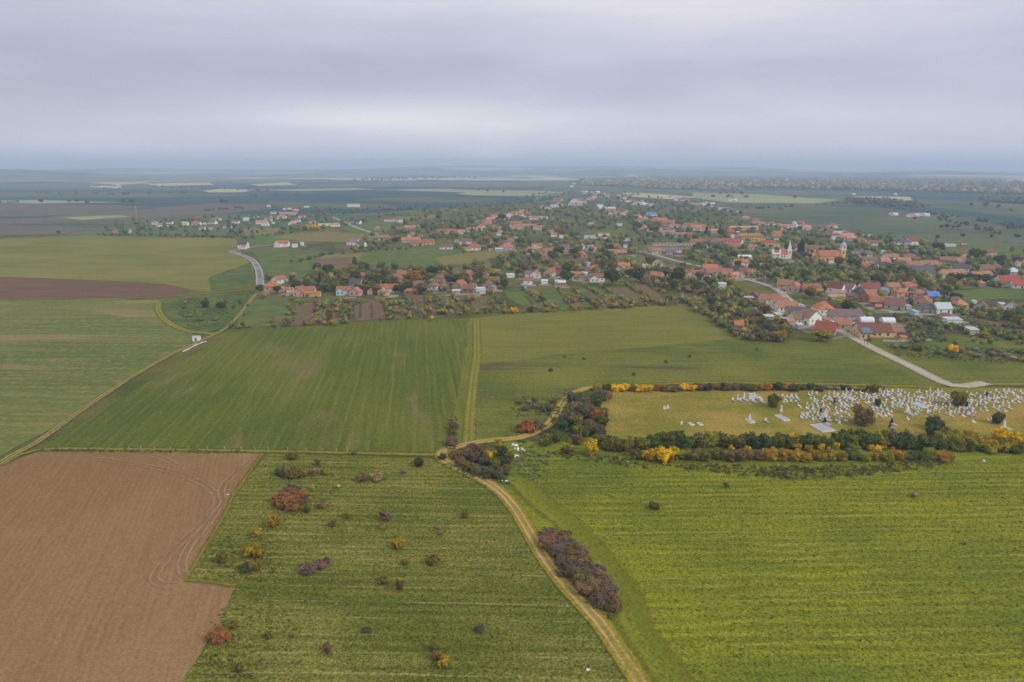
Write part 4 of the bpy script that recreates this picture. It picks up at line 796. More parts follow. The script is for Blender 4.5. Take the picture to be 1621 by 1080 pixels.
street = [(1221, 481, 32, 8, 0, 'C', 'E', 'g'), (1236, 489, 26, 8, 0, 'C', 'W', 'g'), (1247, 494, 32, 9, 0, 'C', 'W', 'g'), (1262, 503, 26, 9, -8, 'G', 'Y', 'g'), (1286, 515, 24, 11, -62, 'B', 'W', 'g', 4.2), (1266, 514, 24, 9, 20, 'B', 'E', 'g'), (1306, 500, 26, 10, 0, 'O', 'W', 'h', 4.2), (1196, 475, 9, 6, 50, 'B', 'B', 'g'), (1186, 478, 14, 4, 0, 'S', 'B', 's', 2.4),
          (1170, 520, 14, 5, 0, 'O', 'B', 'g', 1.8), (1314, 532, 30, 11, -30, 'R', 'P', 'g'), (1341, 508, 48, 9, 0, 'P', 'S', 'g'), (1340, 523, 22, 8, -28, 'C', 'E', 'g'), (1419, 534, 22, 8, 0, 'C', 'O', 'g'), (1433, 536, 10, 4, 0, 'D', 'N', 's', 2.3), (1431, 541, 7, 3, 0, 'O', 'Y', 's', 2.0), (1233, 505, 10, 5, 0, 'S', 'T', 's', 2.4), (1218, 508, 14, 4, 0, 'S', 'S', 's', 2.3), (1246, 513, 8, 4, 0, 'S', 'W', 's', 2.2),
          (1267, 522, 9, 4, 0, 'S', 'S', 's', 2.3), (1213, 495, 8, 4, 0, 'S', 'W', 's', 2.2),
          (1246, 458, 24, 9, -15, 'C', 'P', 'g'), (1262, 463, 18, 9, 50, 'C', 'P', 'g'), (1286, 464, 28, 8, 0, 'C', 'P', 'g'), (1325, 470, 30, 6, 0, 'K', 'E', 's', 2.4), (1328, 466, 22, 9, -40, 'M', 'W', 'g', 4.2), (1348, 464, 20, 9, -55, 'B', 'W', 'g'), (1378, 465, 30, 9, 0, 'M', 'W', 'g', 3.6), (1364, 472, 16, 10, 0, 'D', 'S', 'h'), (1380, 479, 22, 10, 30, 'O', 'B', 'g'), (1398, 487, 26, 9, -35, 'C', 'B', 'g'),
          (1415, 461, 20, 8, 0, 'C', 'S', 'g'), (1438, 460, 15, 7, 0, 'O', 'W', 'g'), (1400, 466, 14, 6, 0, 'T', 'T', 's'), (1428, 470, 18, 8, 0, 'O', 'P', 'h'), (1457, 472, 22, 8, 0, 'C', 'P', 'h'), (1478, 476, 18, 7, 0, 'L', 'B', 'g'), (1424, 492, 28, 10, -35, 'B', 'S', 'g'), (1467, 486, 16, 9, 40, 'O', 'P', 'g'), (1472, 496, 22, 7, -30, 'G', 'S', 'g'), (1494, 497, 24, 8, 0, 'S', 'W', 'g'), (1510, 512, 24, 5, 0, 'S', 'W', 's', 2.0),
          (1438, 491, 8, 4, 0, 'S', 'W', 's', 2.2), (1522, 491, 18, 8, 0, 'K', 'Y', 'h'), (1514, 484, 12, 6, 0, 'B', 'S', 'g'), (1558, 493, 16, 7, 50, 'B', 'S', 'g'), (1605, 494, 14, 7, 55, 'B', 'W', 'g'), (1588, 488, 9, 4, 0, 'S', 'S', 's', 2.3), (1543, 483, 5, 3, 0, 'S', 'W', 's', 2), (1541, 530, 15, 5, 0, 'S', 'S', 's', 2.5), (1365, 508, 8, 4, 0, 'S', 'W', 's', 2.4),
          (1475, 470, 6, 4, 0, 'S', 'W', 's', 2.2), (1555, 454, 10, 5, 0, 'E' if False else 'K', 'E', 'h', 2.3), (1342, 458, 6, 4, 0, 'S', 'W', 's', 2.1), (1385, 478, 6, 3, 0, 'S', 'W', 's', 2.1), (1450, 500, 8, 4, 15, 'S', 'T', 's', 2.2)]
for a in street: house(*a[:8], zone=ZC, hw=a[8] if len(a) > 8 else None)
ch = [(1122, 388, 56, 9, -3, 'C', 'E', 'g'), (1143, 386, 18, 8, 0, 'R', 'Y', 'g'), (1116, 392, 38, 5, 0, 'R', 'W', 's', 2.5), (1121, 386, 12, 7, 60, 'R', 'W', 'g'), (1164, 390, 28, 10, -35, 'R', 'W', 'g', 4.0), (1161, 396, 24, 9, 25, 'C', 'B', 'g'), (1157, 371, 12, 7, 0, 'R', 'B', 'g'), (1163, 377, 10, 6, 0, 'S', 'W', 's'), (1206, 386, 12, 7, 0, 'O', 'O', 'g'), (1217, 388, 20, 7, 0, 'R', 'Y', 'g'),
      (1222, 392, 26, 6, 0, 'K', 'Y', 's'), (1220, 398, 27, 6, 0, 'G', 'S', 's'), (1194, 396, 11, 8, -50, 'K', 'W', 'g'), (1252, 397, 20, 9, -10, 'R', 'W', 'l'), (1230, 374, 16, 9, 0, 'O', 'Y', 'h'), (1239, 371, 8, 6, 0, 'Y' if False else 'O', 'Y', 'g', 5), (1197, 354, 12, 8, 0, 'O', 'P', 'h', 5), (1181, 347, 12, 7, 0, 'K', 'P', 'h'), (1222, 357, 13, 7, 0, 'O', 'W', 'h'), (1207, 357, 13, 7, 0, 'K', 'P', 'h'),
      (1243, 362, 18, 8, 0, 'K', 'W', 'g'), (1219, 381, 9, 4, 0, 'S', 'W', 's'), (1096, 365, 16, 8, 0, 'O', 'W', 'h'), (1110, 366, 12, 7, 0, 'O', 'W', 'g'), (1131, 370, 14, 7, 0, 'K', 'S', 'g'), (1126, 367, 8, 5, 0, 'S', 'W', 's'), (1269, 356, 12, 7, -20, 'R', 'W', 'g'), (1264, 364, 20, 5, 0, 'S', 'W', 's'), (1258, 355, 6, 4, 0, 'S', 'W', 's'), (1297, 364, 12, 8, 0, 'R', 'P', 'h'), (1303, 371, 11, 8, 0, 'R', 'P', 'h', 4.5),
      (1319, 362, 13, 8, 0, 'R', 'W', 'h', 4.5), (1317, 369, 12, 8, 0, 'R', 'P', 'h'), (1322, 375, 8, 6, 0, 'O', 'P', 'g'), (1338, 371, 13, 8, 0, 'P', 'W', 'h'), (1332, 379, 20, 6, 0, 'K', 'P', 'g'), (1350, 381, 18, 6, 0, 'K', 'S', 'g'), (1362, 384, 10, 6, 0, 'C', 'P', 'g'), (1388, 389, 22, 8, 0, 'B', 'W', 'g'), (1322, 379, 8, 5, 0, 'S', 'W', 's'), (1283, 410, 21, 8, 0, 'O', 'P', 'l'), (1292, 399, 34, 9, 0, 'B', 'W', 'g'),
      (1366, 408, 28, 9, 0, 'P', 'W', 'g'), (1374, 418, 30, 9, -10, 'B', 'E', 'g'), (1372, 427, 20, 7, 0, 'O', 'P', 'g'), (1350, 424, 14, 5, 0, 'K', 'S', 's'), (1386, 427, 10, 5, 0, 'S', 'W', 's'), (1396, 426, 12, 6, -20, 'G', 'S', 'g'), (1430, 391, 20, 9, 0, 'G', 'W', 'h', 5.4), (1447, 388, 18, 9, 0, 'R', 'W', 'g', 4.5), (1422, 393, 12, 4, 0, 'S', 'W', 's'), (1465, 398, 14, 7, 0, 'C', 'W', 'g'),
      (1527, 406, 16, 8, 0, 'B', 'Y', 'g'), (1568, 407, 18, 9, 0, 'B', 'P', 'h', 5), (1474, 425, 36, 9, 18, 'C', 'B', 'g'), (1505, 417, 28, 8, -10, 'B', 'B', 'g'), (1450, 426, 22, 9, -12, 'C', 'S', 'g'), (1432, 419, 20, 8, 0, 'K', 'P', 'g'), (1464, 438, 34, 13, -6, 'G', 'W', 'g'), (1448, 436, 14, 6, 20, 'S', 'S', 'g'), (1442, 414, 18, 8, -15, 'C', 'B', 'g'), (1412, 413, 24, 8, 8, 'K', 'W', 'g'), (1402, 419, 14, 7, 0, 'K', 'S', 'g'),
      (1524, 431, 24, 8, -20, 'G', 'W', 'g'), (1510, 440, 42, 8, 12, 'C', 'E', 'g'), (1520, 420, 14, 7, 10, 'K', 'W', 'g'), (1556, 443, 34, 8, 8, 'C', 'P', 'g'), (1574, 433, 26, 9, -25, 'C', 'E', 'g'), (1606, 436, 16, 8, 0, 'S', 'S', 'h'), (1600, 454, 36, 11, 10, 'R', 'W', 'g'), (1622, 458, 26, 9, -20, 'R', 'W', 'g'), (1616, 421, 12, 7, 0, 'K', 'W', 'g'), (1400, 403, 8, 4, 0, 'S', 'W', 's'), (1412, 384, 8, 5, 0, 'S', 'S', 's'),
      (1500, 391, 26, 4, -4, 'S', 'W', 's', 2.2), (1374, 375, 14, 3, -6, 'S', 'W', 's', 1.8)]
for a in ch: house(*a[:8], zone=ZD, hw=a[8] if len(a) > 8 else None)
left = [(384, 394, 14, 9, 0, 'G', 'W', 'g', 4.6), (446, 391, 20, 9, 0, 'O', 'W', 'l', 4), (466, 392, 8, 4, 0, 'S', 'W', 's'), (478, 389, 5, 3, 0, 'S', 'W', 's'), (558, 388, 18, 9, -10, 'P', 'W', 'g', 3.6), (572, 391, 12, 7, -20, 'G', 'W', 'g'), (423, 351, 11, 8, 70, 'C', 'W', 'g'), (440, 347, 26, 7, 0, 'K', 'W', 'g'), (456, 341, 28, 7, 6, 'K', 'S', 'g'), (477, 345, 10, 7, 0, 'R', 'W', 'h'), (467, 334, 9, 7, 0, 'R', 'W', 'h'), (414, 355, 18, 7, 0, 'K', 'W', 'g'),
        (419, 358, 12, 6, 0, 'S', 'W', 's'), (461, 357, 12, 8, 80, 'E' if False else 'K', 'W', 'g'), (471, 352, 8, 6, 0, 'O', 'W', 'g'), (494, 354, 10, 7, 0, 'B', 'E', 'h'), (512, 358, 17, 4, 5, 'S', 'W', 's'), (529, 359, 16, 6, 5, 'K', 'W', 'g'), (425, 328, 5, 5, 0, 'S', 'W', 'g'), (450, 333, 4, 4, 0, 'S', 'W', 'g'), (458, 333, 5, 4, 0, 'S', 'W', 'g'), (485, 329, 8, 4, 0, 'S', 'W', 's'), (559, 328, 19, 8, 0, 'S', 'W', 's', 6), (562, 355, 18, 8, -20, 'G', 'W', 'g'),
        (252, 360, 11, 8, 60, 'C', 'W', 'g'), (244, 356, 8, 6, 0, 'K', 'W', 'g'), (292, 357, 10, 7, 0, 'S', 'W', 'g'), (310, 357, 14, 7, -8, 'K', 'W', 'g'), (335, 355, 14, 7, -20, 'B', 'W', 'g'), (320, 364, 9, 5, 0, 'C', 'W', 'g'), (356, 362, 7, 5, 0, 'C', 'W', 'h'), (372, 354, 11, 6, 0, 'P', 'W', 'g'), (268, 355, 9, 6, 0, 'G', 'W', 'g'), (390, 350, 10, 6, 0, 'S', 'W', 'g'), (200, 369, 11, 6, 0, 'K', 'E', 'g'), (183, 369, 9, 5, 0, 'B', 'P', 'g'), (315, 347, 10, 6, 0, 'B', 'B', 'g'), (345, 349, 9, 5, 0, 'C', 'W', 'g'),
        (404, 345, 8, 5, 0, 'G', 'W', 'g'), (432, 339, 9, 5, 0, 'C', 'W', 'g')]
for a in left: house(*a[:8], zone=ZE, hw=a[8] if len(a) > 8 else None)
# the far streets
def far_row(pts, n, sp, zone, pal='CKOCBSPK'):
    for i in range(n):
        t = rng.random() * (len(pts) - 1); k = int(t); f = t - k
        px = pts[k][0] + (pts[k + 1][0] - pts[k][0]) * f + rng.uniform(-sp, sp); py = pts[k][1] + (pts[k + 1][1] - pts[k][1]) * f + rng.uniform(-sp, sp) * .22
        s = scl(py); r = rng.choice(pal)
        house(px, py, rng.uniform(9, 19) * s, rng.uniform(7, 9), rng.choice((0, 0, 20, -20, 60)), r, 'W' if r == 'S' or rng.random() < .6 else rng.choice('EPS'), rng.choice('gghl') if r != 'S' else 'g', zone=zone, detail=False)
far_row([(790, 347), (830, 338), (862, 330), (900, 322), (935, 316)], 26, 9, 'along the far left street')
far_row([(915, 304), (935, 306), (965, 309), (985, 314), (1010, 322), (1030, 330)], 30, 12, 'in farthest village part')
far_row([(968, 337), (1000, 343), (1040, 352), (1075, 358), (1110, 366)], 32, 12, 'along the far main street', 'OCKOCKRB')
far_row([(1000, 362), (1030, 366), (1060, 372), (1090, 378)], 12, 8, 'along the far main street', 'OCKOCKRB')
far_row([(1060, 313), (1085, 318), (1110, 325), (1140, 331), (1175, 337)], 24, 9, 'at far right village edge', 'KPSCSG')
far_row([(880, 318), (905, 324), (935, 328), (970, 333)], 14, 10, 'in farthest village part', 'SSGCK')
far_row([(1255, 358), (1290, 366), (1330, 376), (1370, 382)], 8, 8, 'at far right village edge', 'SSKG')
house(1032, 342, 16, 10, 0, 'L', 'W', 'g', zone=ZF)
house(1062, 389, 58, 4.5, 2, 'A', 'E', 'g', zone=ZF, hw=1.8, rh=.8); house(1058, 397, 60, 5, 1, 'A', 'E', 'g', zone=ZF, hw=1.8, rh=.9); house(1062, 403, 14, 7, 0, 'P', 'S', 'g', zone=ZF); house(1040, 402, 14, 7, 0, 'K', 'E', 'g', zone=ZF)

# outbuildings in the yards
def outbuildings():
    L = list(HOUSES); rng.shuffle(L); k = 0
    for hx, hy, hl, hw_, a in L:
        px, py = topix(hx, hy)
        if py < 345 or px > 1640 or hl < 4.5: continue
        for t in range(4):
            r = hl + rng.uniform(2.5, 8); th = rng.uniform(0, 6.28); x, y = hx + r * math.cos(th), hy + r * .8 * math.sin(th)
            if all(math.hypot(x - q[0], y - q[1]) > q[2] * .75 + 3.2 for q in HOUSES):
                s = scl(py); qx, qy = topix(x, y); rf = rng.choice('CCBBOASK')
                house(qx, qy, rng.uniform(3.5, 6.2) * s, rng.uniform(3, 4.5), math.degrees(a) + rng.choice((0, 90)), rf, rng.choice('WPBNES'), rng.choice('gggs'), zone='by house ' + ('at left' if px < 500 else 'in near row' if py > 425 and px < 1160 else 'at lower right' if py > 440 else 'in upper village' if px < 1000 else 'near the churches'), hw=rng.uniform(2, 2.6), rh=rng.uniform(.9, 1.5), detail=False); k += 1; break
        if k >= 150: break
outbuildings()
# school, long hall
def school():
    x, y = G(1188, 382); t = empty('school_building', (x, y + 6, .25), R(-3)); w, r = MB(), MB(); hip(w, r, 34, 11, 6.2, 3.4); w.build('wall', M_WALL, t, (.68, .42, .12)); r.build('roof', M_ROOF, t, (.36, .20, .11))
    for i in range(11):
        for z in (1.7, 4.6):
            o = ob('window', WIN, t, (-15.5 + i * 3.1, -5.5, z)); o.scale = (1.1, 1.6, 1.25)
    HOUSES.append((x, y + 6, 18, 7, 0))
    tag(t, 'long two storey yellow school with brown hip roof behind the red roofed yard', 'school')
    x, y = G(1178, 365); t = empty('hall', (x, y + 5, .25), R(3)); w, r = MB(), MB(); gable(w, r, 43, 9, 4.2, 1.6); w.build('wall', M_WALL, t, (.70, .46, .13)); r.build('roof', M_ROOF, t, (.58, .40, .32))
    for k in (-17, 15.5): m = MB(); m.box(k - 2.6, -4.58, 1.4, k + 2.6, -4.5, 3.6); m.build('panel', M_PLAIN, t, (.45, .04, .05))
    for i in range(7): o = ob('window', WIN, t, (-11 + i * 3.4, -4.5, 2.4)); o.scale = (1.5, 1.6, 1)
    HOUSES.append((x, y + 5, 23, 6, 0))
    tag(t, 'long low hall with pale roof, yellow walls and red end panels behind the school', 'hall')
school()
def arch_win(parent, x, y, z, w, h, rz=0.0):
    n = 8; p = [(-w / 2, 0, 0), (w / 2, 0, 0)] + [(w / 2 * math.cos(math.pi * i / n), 0, h + w / 2 * math.sin(math.pi * i / n)) for i in range(n + 1)]
    q = [(a[0], .06, a[2]) for a in p]; m = MB(); k = len(p)
    m.poly([(a[0], -.06, a[2]) for a in p] + q, [tuple(range(k)), tuple(range(2 * k - 1, k - 1, -1))] + [((i + 1) % k, i, k + i, k + (i + 1) % k) for i in range(k)])
    o = m.build('window', M_GLASS, parent); o.location = (x, y, z); o.rotation_euler = (0, 0, rz); return o
def yellow_church():
    x, y = G(1316, 417); t = empty('church', (x, y + 7, .25), R(4)); w, r = MB(), MB()
    gable(w, r, 22, 10, 6.4, 5.2)
    w.build('wall', M_WALL, t, (.72, .47, .14)); rr = r.build('roof', M_ROOF, t, (.50, .175, .10))
    a = MB(); a.frustum(-11, 0, -.3, 5.6, 4.2, 4.2, 12); a.build('apse', M_WALL, t, (.72, .47, .14)); b = MB(); b.frustum(-11.1, 0, 5.58, 9.2, 4.6, .3, 12); b.build('apse_roof', M_ROOF, t, (.50, .175, .10))
    s = MB(); s.box(-3, -7.2, -.3, 2, -5.0, 2.9); s.build('porch', M_WALL, t, (.76, .7, .6)); s = MB(); s.poly([(-3.3, -7.5, 2.9), (2.3, -7.5, 2.9), (2.3, -5.0, 4.4), (-3.3, -5.0, 4.4), (-3.3, -5.0, 2.9), (2.3, -5.0, 2.9)], [(0, 1, 2, 3), (0, 4, 5, 1), (1, 5, 2), (0, 3, 4)]); s.build('porch_roof', M_ROOF, t, (.50, .175, .10))
    tw = MB(); tw.box(11.2, -2.3, -.3, 15.8, 2.3, 12.5); T = tw.build('tower', M_WALL, t, (.74, .52, .20))
    c = MB(); c.box(11.0, -2.5, 12.5, 16.0, 2.5, 12.9).box(11.4, -2.1, 12.9, 15.6, 2.1, 16.2).box(11.0, -2.5, 16.2, 16.0, 2.5, 16.6); c.build('belfry', M_WALL, T, (.74, .73, .72))
    d = MB(); pr = [(2.9, 0), (2.9, .7), (2.3, 1.5), (1.2, 2.2), (.8, 2.6), (.8, 3.4), (.3, 4.2), (.05, 5.2)]
    for (r0, z0), (r1, z1) in zip(pr[:-1], pr[1:]): d.frustum(13.5, 0, 16.6 + z0, 16.6 + z1, max(r0, .02), r1, 10)
    d.box(13.44, -.05, 21.7, 13.56, .05, 23.2).box(13.1, -.05, 22.5, 13.9, .05, 22.65); d.build('dome', M_PLAIN, T, (.42, .45, .52))
    for k in (-7.5, -4.2, 4.6, 8): arch_win(t, k, -5.02, 2.4, 1.2, 2.0)
    arch_win(T, 13.5, -2.32, 8.2, 1.1, 2.0); arch_win(T, 13.5, -2.12, 13.4, 1.2, 1.4); arch_win(T, 11.42, 0, 13.4, 1.2, 1.4, math.pi / 2); arch_win(T, 11.18, 0, 8.2, 1.1, 2.0, math.pi / 2)
    HOUSES.append((x, y + 7, 18, 8, 0))
    HOUSES.append((x, y - 9, 16, 9, 0)); tag(t, 'yellow baroque church with red roof and domed bell tower', 'church')
yellow_church()
def white_church():
    x, y = G(1237, 411); t = empty('church', (x, y + 6, .25), R(-6)); t.scale = (.88, .88, .88); HOUSES.append((x, y - 12, 12, 8, 0)); w, r = MB(), MB(); gable(w, r, 16, 9, 5.5, 4.2)
    w.build('wall', M_WALL, t, (.80, .79, .77)); r.build('roof', M_ROOF, t, (.56, .15, .07))
    tw = MB(); tw.box(8.2, -2.6, -.3, 12.8, 2.2, 10.5); T = tw.build('tower', M_WALL, t, (.80, .79, .77)); sp = MB(); sp.frustum(10.5, -.2, 10.5, 12, 3.1, 2.2, 4, a0=math.pi / 4); sp.frustum(10.5, -.2, 12, 21, 2.2, .06, 8); sp.build('spire', M_PLAIN, T, (.70, .73, .75))
    f = MB(); f.box(-9.5, -9.5, -.3, -1.8, -3.0, 6.6).box(-9.9, -9.9, 6.6, -1.4, -3.0, 7.0); f.build('front_hall', M_WALL, t, (.80, .79, .77))
    for k in (-9.0, -.8):
        g = MB(); g.frustum(k, -4.1, -.3, 9.4, 1.1, 1.1, 8); g.frustum(k, -4.1, 9.4, 12.2, 1.3, .05, 8); g.build('turret', M_WALL, t, (.78, .78, .77))
    for k in (-8.2, -5.7, -3.2):
        for z in (1.2, 4.0): arch_win(t, k, -9.53, z, .9, 1.0)
    for k in (1.5, 4.5): arch_win(t, k, -4.53, 2, 1.0, 1.8)
    arch_win(T, 10.5, -2.63, 6.5, 1.0, 1.8)
    HOUSES.append((x, y + 4, 13, 11, 0))
    tag(t, 'white church with orange roof, pointed pale spire and square front hall', 'church')
white_church()
def big_house():
    x, y = G(1384, 535); t = empty('house', (x, y + 6, .25), R(-2)); w, r = MB(), MB(); gable(w, r, 17.5, 11, 3.0, 3.9, x=1.5); w.box(-8.6, -9.2, -.3, -2.2, -5.2, 2.7)
    w.build('wall', M_WALL, t, (.72, .52, .29)); rf = r.build('roof', M_ROOF, t, (.20, .075, .06))
    p = MB(); p.poly([(-9, -9.6, 2.7), (-1.8, -9.6, 2.7), (-1.8, -4.0, 5.05), (-9, -4.0, 5.05), (-9, -9.6, 2.9), (-1.8, -9.6, 2.9), (-1.8, -4.0, 5.25), (-9, -4.0, 5.25)], [(3, 2, 1, 0), (4, 5, 6, 7), (0, 1, 5, 4), (1, 2, 6, 5), (2, 3, 7, 6), (3, 0, 4, 7)])
    pr = p.build('porch_roof', M_ROOF, t, (.20, .075, .06))
    sp = MB(); sp.poly([(-7.4, -8.6, 3.36), (-2.4, -8.6, 3.36), (-2.4, -4.6, 5.04), (-7.4, -4.6, 5.04), (-7.4, -8.6, 3.42), (-2.4, -8.6, 3.42), (-2.4, -4.6, 5.12), (-7.4, -4.6, 5.12)], [(3, 2, 1, 0), (4, 5, 6, 7), (0, 1, 5, 4), (1, 2, 6, 5), (2, 3, 7, 6), (3, 0, 4, 7)]); sp.build('solar_panel', M_PLAIN, t, (.10, .20, .27))
    for q in (.5, 3.2, 7.6): o = ob('window', WIN, t, (q, -5.5, 1.6)); o.scale = (1.5, 1.4, 1)
    for q in (-7.3, -4.5): o = ob('window', WIN, t, (q, -9.2, 1.4)); o.scale = (1.2, 1.4, 1)
    ob('door', DOOR, t, (-1.3, -5.5, .1)); ob('chimney', CHIM, rf, (4, -1, 5.6)); ob('chimney', CHIM, rf, (-3, 2, 5.2))
    for q in (-2, 2): o = ob('window', WIN, t, (-7.25, q, 1.6)); o.rotation_euler = (0, 0, math.pi / 2); o = ob('window', WIN, t, (10.25, q, 1.6)); o.rotation_euler = (0, 0, math.pi / 2)
    HOUSES.append((x, y + 4, 11, 9, 0))
    tag(t, 'large yellow house with maroon roof and blue panel on its porch, beside the gravel road', 'house')
big_house()
def hut():
    x, y = G(309, 541); t = empty('hut', (x, y + 2, .2), R(12)); t.scale = (.8, .8, .85); w, r = MB(), MB(); gable(w, r, 4.6, 3.6, 2.1, .9, ov=.15, t=.08); w.build('wall', M_WALL, t, (.80, .79, .78)); r.build('roof', M_PLAIN, t, (.40, .41, .44))
    o = ob('door', DOOR, t, (-.2, -1.8, .05)); o.scale = (1.2, 1, .8); tag(t, 'tiny white hut alone beside the earth path', 'hut')
hut()
def tunnel(px, py, L, W, rot, lab):
    x, y = G(px, py); t = empty('polytunnel', (x, y + W / 2, .25), R(rot)); n = 12; H = W * .5
    V = []; F = []
    for i in (0, 1):
        for k in range(n + 1): a = math.pi * k / n; V.append(((i - .5) * L, -W / 2 * math.cos(a), H * math.sin(a) ** .8))
    F = [(k, n + 1 + k, n + 2 + k, k + 1) for k in range(n)] + [tuple(range(n + 1))[::-1], tuple(range(n + 1, 2 * n + 2))]
    m = MB(); m.poly(V, F); m.build('cover', M_FILM, t)
    ribs = MB()
    for i in range(int(L / 2) + 1):
        xx = -L / 2 + i * 2
        for k in range(n):
            a0, a1 = math.pi * k / n, math.pi * (k + 1) / n
            ribs.box(xx - .04, -W / 2 * math.cos(a0) - .03, H * math.sin(a0) ** .8, xx + .04, -W / 2 * math.cos(a0) + .03, H * math.sin(a0) ** .8 + .09)
    ribs.build('rib', M_METAL, t)
    d = MB(); d.box(-.02, -.6, 0, .04, .6, 1.9); o = d.build('end_door', M_METAL, t); o.location = (L / 2 + .01, 0, 0)
    HOUSES.append((x, y + W / 2, L / 2 + 1, W / 2 + 1, R(rot))); tag(t, lab, 'greenhouse')
tunnel(1177, 410, 17, 7, 4, 'long white polytunnel left of the white church'); tunnel(1374, 511, 8, 5.5, 0, 'grey white polytunnel behind the large yellow house, left of two'); tunnel(1408, 512, 7.5, 5.5, 0, 'bright white polytunnel behind the large yellow house, right of two')
# masts, poles, fences, people, a van
def mast(px, py, hpx, lab):
    x, y = G(px, py); h = hpx / scl(py); t = empty('radio_mast', (x, y, .2)); m = MB()
    for a in (0, 2.09, 4.19): m.frustum(.9 * math.cos(a), .9 * math.sin(a), 0, h, .10, .07, 5, x1=.35 * math.cos(a), y1=.35 * math.sin(a))
    n = int(h / 1.6)
    for i in range(n):
        z = i * 1.6; r = .9 - .55 * z / h; r2 = .9 - .55 * (z + 1.6) / h
        for a, b in ((0, 2.09), (2.09, 4.19), (4.19, 0)): m.frustum(r * math.cos(a), r * math.sin(a), z, z + 1.6, .05, .05, 4, x1=r2 * math.cos(b), y1=r2 * math.sin(b))
    m.build('lattice', M_METAL, t); d = MB(); d.frustum(0, -.5, h - 1.2, h - .9, .9, .4, 10).box(-.5, -.3, h - 3, -.2, .3, h).box(.2, -.3, h - 3, .5, .3, h); d.build('antenna', M_STONE, t)
    tag(t, lab, 'mast')
mast(218, 353, 25, 'thin pale radio mast behind the farms at left')
def pole_meshes():
    a = MB(); a.frustum(0, 0, -.2, 9, .17, .11, 7); b = MB(); b.box(-.9, -.07, 8.3, .9, .07, 8.45)
    for k in (-.8, 0, .8): b.frustum(k, 0, 8.45, 8.7, .06, .05, 6)
    return a.mesh('post', plain('concrete', (.5, .49, .47), .9)), b.mesh('crossarm', M_METAL)
PO, CA = pole_meshes()
for px, py in [(610, 374), (798, 392), (905, 441), (1007, 404), (1066, 430), (1116, 425), (1165, 446), (1190, 441), (1210, 455), (1243, 470), (1266, 494), (1304, 518), (1345, 534), (478, 372), (560, 362), (700, 452), (782, 468), (1106, 362), (1068, 362), (1147, 376), (1258, 392), (1417, 437), (1330, 446), (1440, 470), (1500, 484), (1157, 392)]:
    x, y = G(px, py); t = empty('utility_pole', (x, y, .2), R(rng.uniform(-40, 40))); ob('post', PO, t); ob('crossarm', CA, t); REG.append((t, 'concrete utility pole with crossarm', 'among the village houses', 'utility pole'))
def stakes(pts, n, h, w, mat, lab, nm, cat, grp):
    me = MB().box(-w, -w, -.2, w, w, h).mesh('stake', mat)
    L = smooth_line([G(*p) for p in pts], 1.0)
    for i in range(n):
        p = L[int((i + .5) / n * (len(L) - 1))]; o = ob(nm, me, None, (p.x + rng.uniform(-.3, .3), p.y, .2)); o.rotation_euler = (rng.uniform(-.06, .06), rng.uniform(-.06, .06), 0); REG.append((o, lab, grp, cat))
stakes([(200, 712), (420, 713), (560, 717)], 15, 1.0, .035, M_STONE, 'thin pale wooden stake', 'fence_post', 'fence post', 'above the ploughed field')
stakes([(1036, 480), (1080, 477)], 5, 1.9, .12, M_STONE, 'white painted post', 'fence_post', 'fence post', 'at the top of the brown meadow')
def fence(pts, h, mat, lab, sp=2.5):
    P = [G(*p) for p in pts]; t = empty('fence', (P[0][0], P[0][1], .2)); o = Vector((P[0][0], P[0][1]))
    rail, post = MB(), MB()
    for a, b in zip(P[:-1], P[1:]):
        A, B = Vector(a) - o, Vector(b) - o; d = (B - A); L = d.length; d.normalize(); nx, ny = -d.y * .03, d.x * .03
        for z in (.35, h - .2):
            q = [(A.x - nx, A.y - ny, z), (B.x - nx, B.y - ny, z), (B.x + nx, B.y + ny, z), (A.x + nx, A.y + ny, z)]; q += [(v[0], v[1], z + .1) for v in q]
            rail.poly(q, [(3, 2, 1, 0), (4, 5, 6, 7), (0, 1, 5, 4), (1, 2, 6, 5), (2, 3, 7, 6), (3, 0, 4, 7)])
        k = int(L / .35)
        for i in range(k): p = A + d * (i * .35); rail.box(p.x - .05, p.y - .02, .15, p.x + .05, p.y + .02, h)
        for i in range(int(L / sp) + 1): p = A + d * (i * sp); post.box(p.x - .08, p.y - .08, -.2, p.x + .08, p.y + .08, h + .15)
    rail.build('picket_panel', mat, t); post.build('post', mat, t); tag(t, lab, 'fence')
fence([(1398, 542), (1432, 543), (1480, 540)], 1.3, M_STONE, 'low white picket fence right of the large yellow house')
fence([(1300, 537), (1318, 539), (1340, 534)], 1.2, M_SLAB, 'pale garden fence in front of the red roofed pink house')
fence([(645, 472), (668, 503)], 1.4, M_SLAB, 'straight grey fence between two garden plots')
fence([(560, 477), (562, 508)], 1.2, M_WOOD, 'wooden garden fence beside the striped plot')
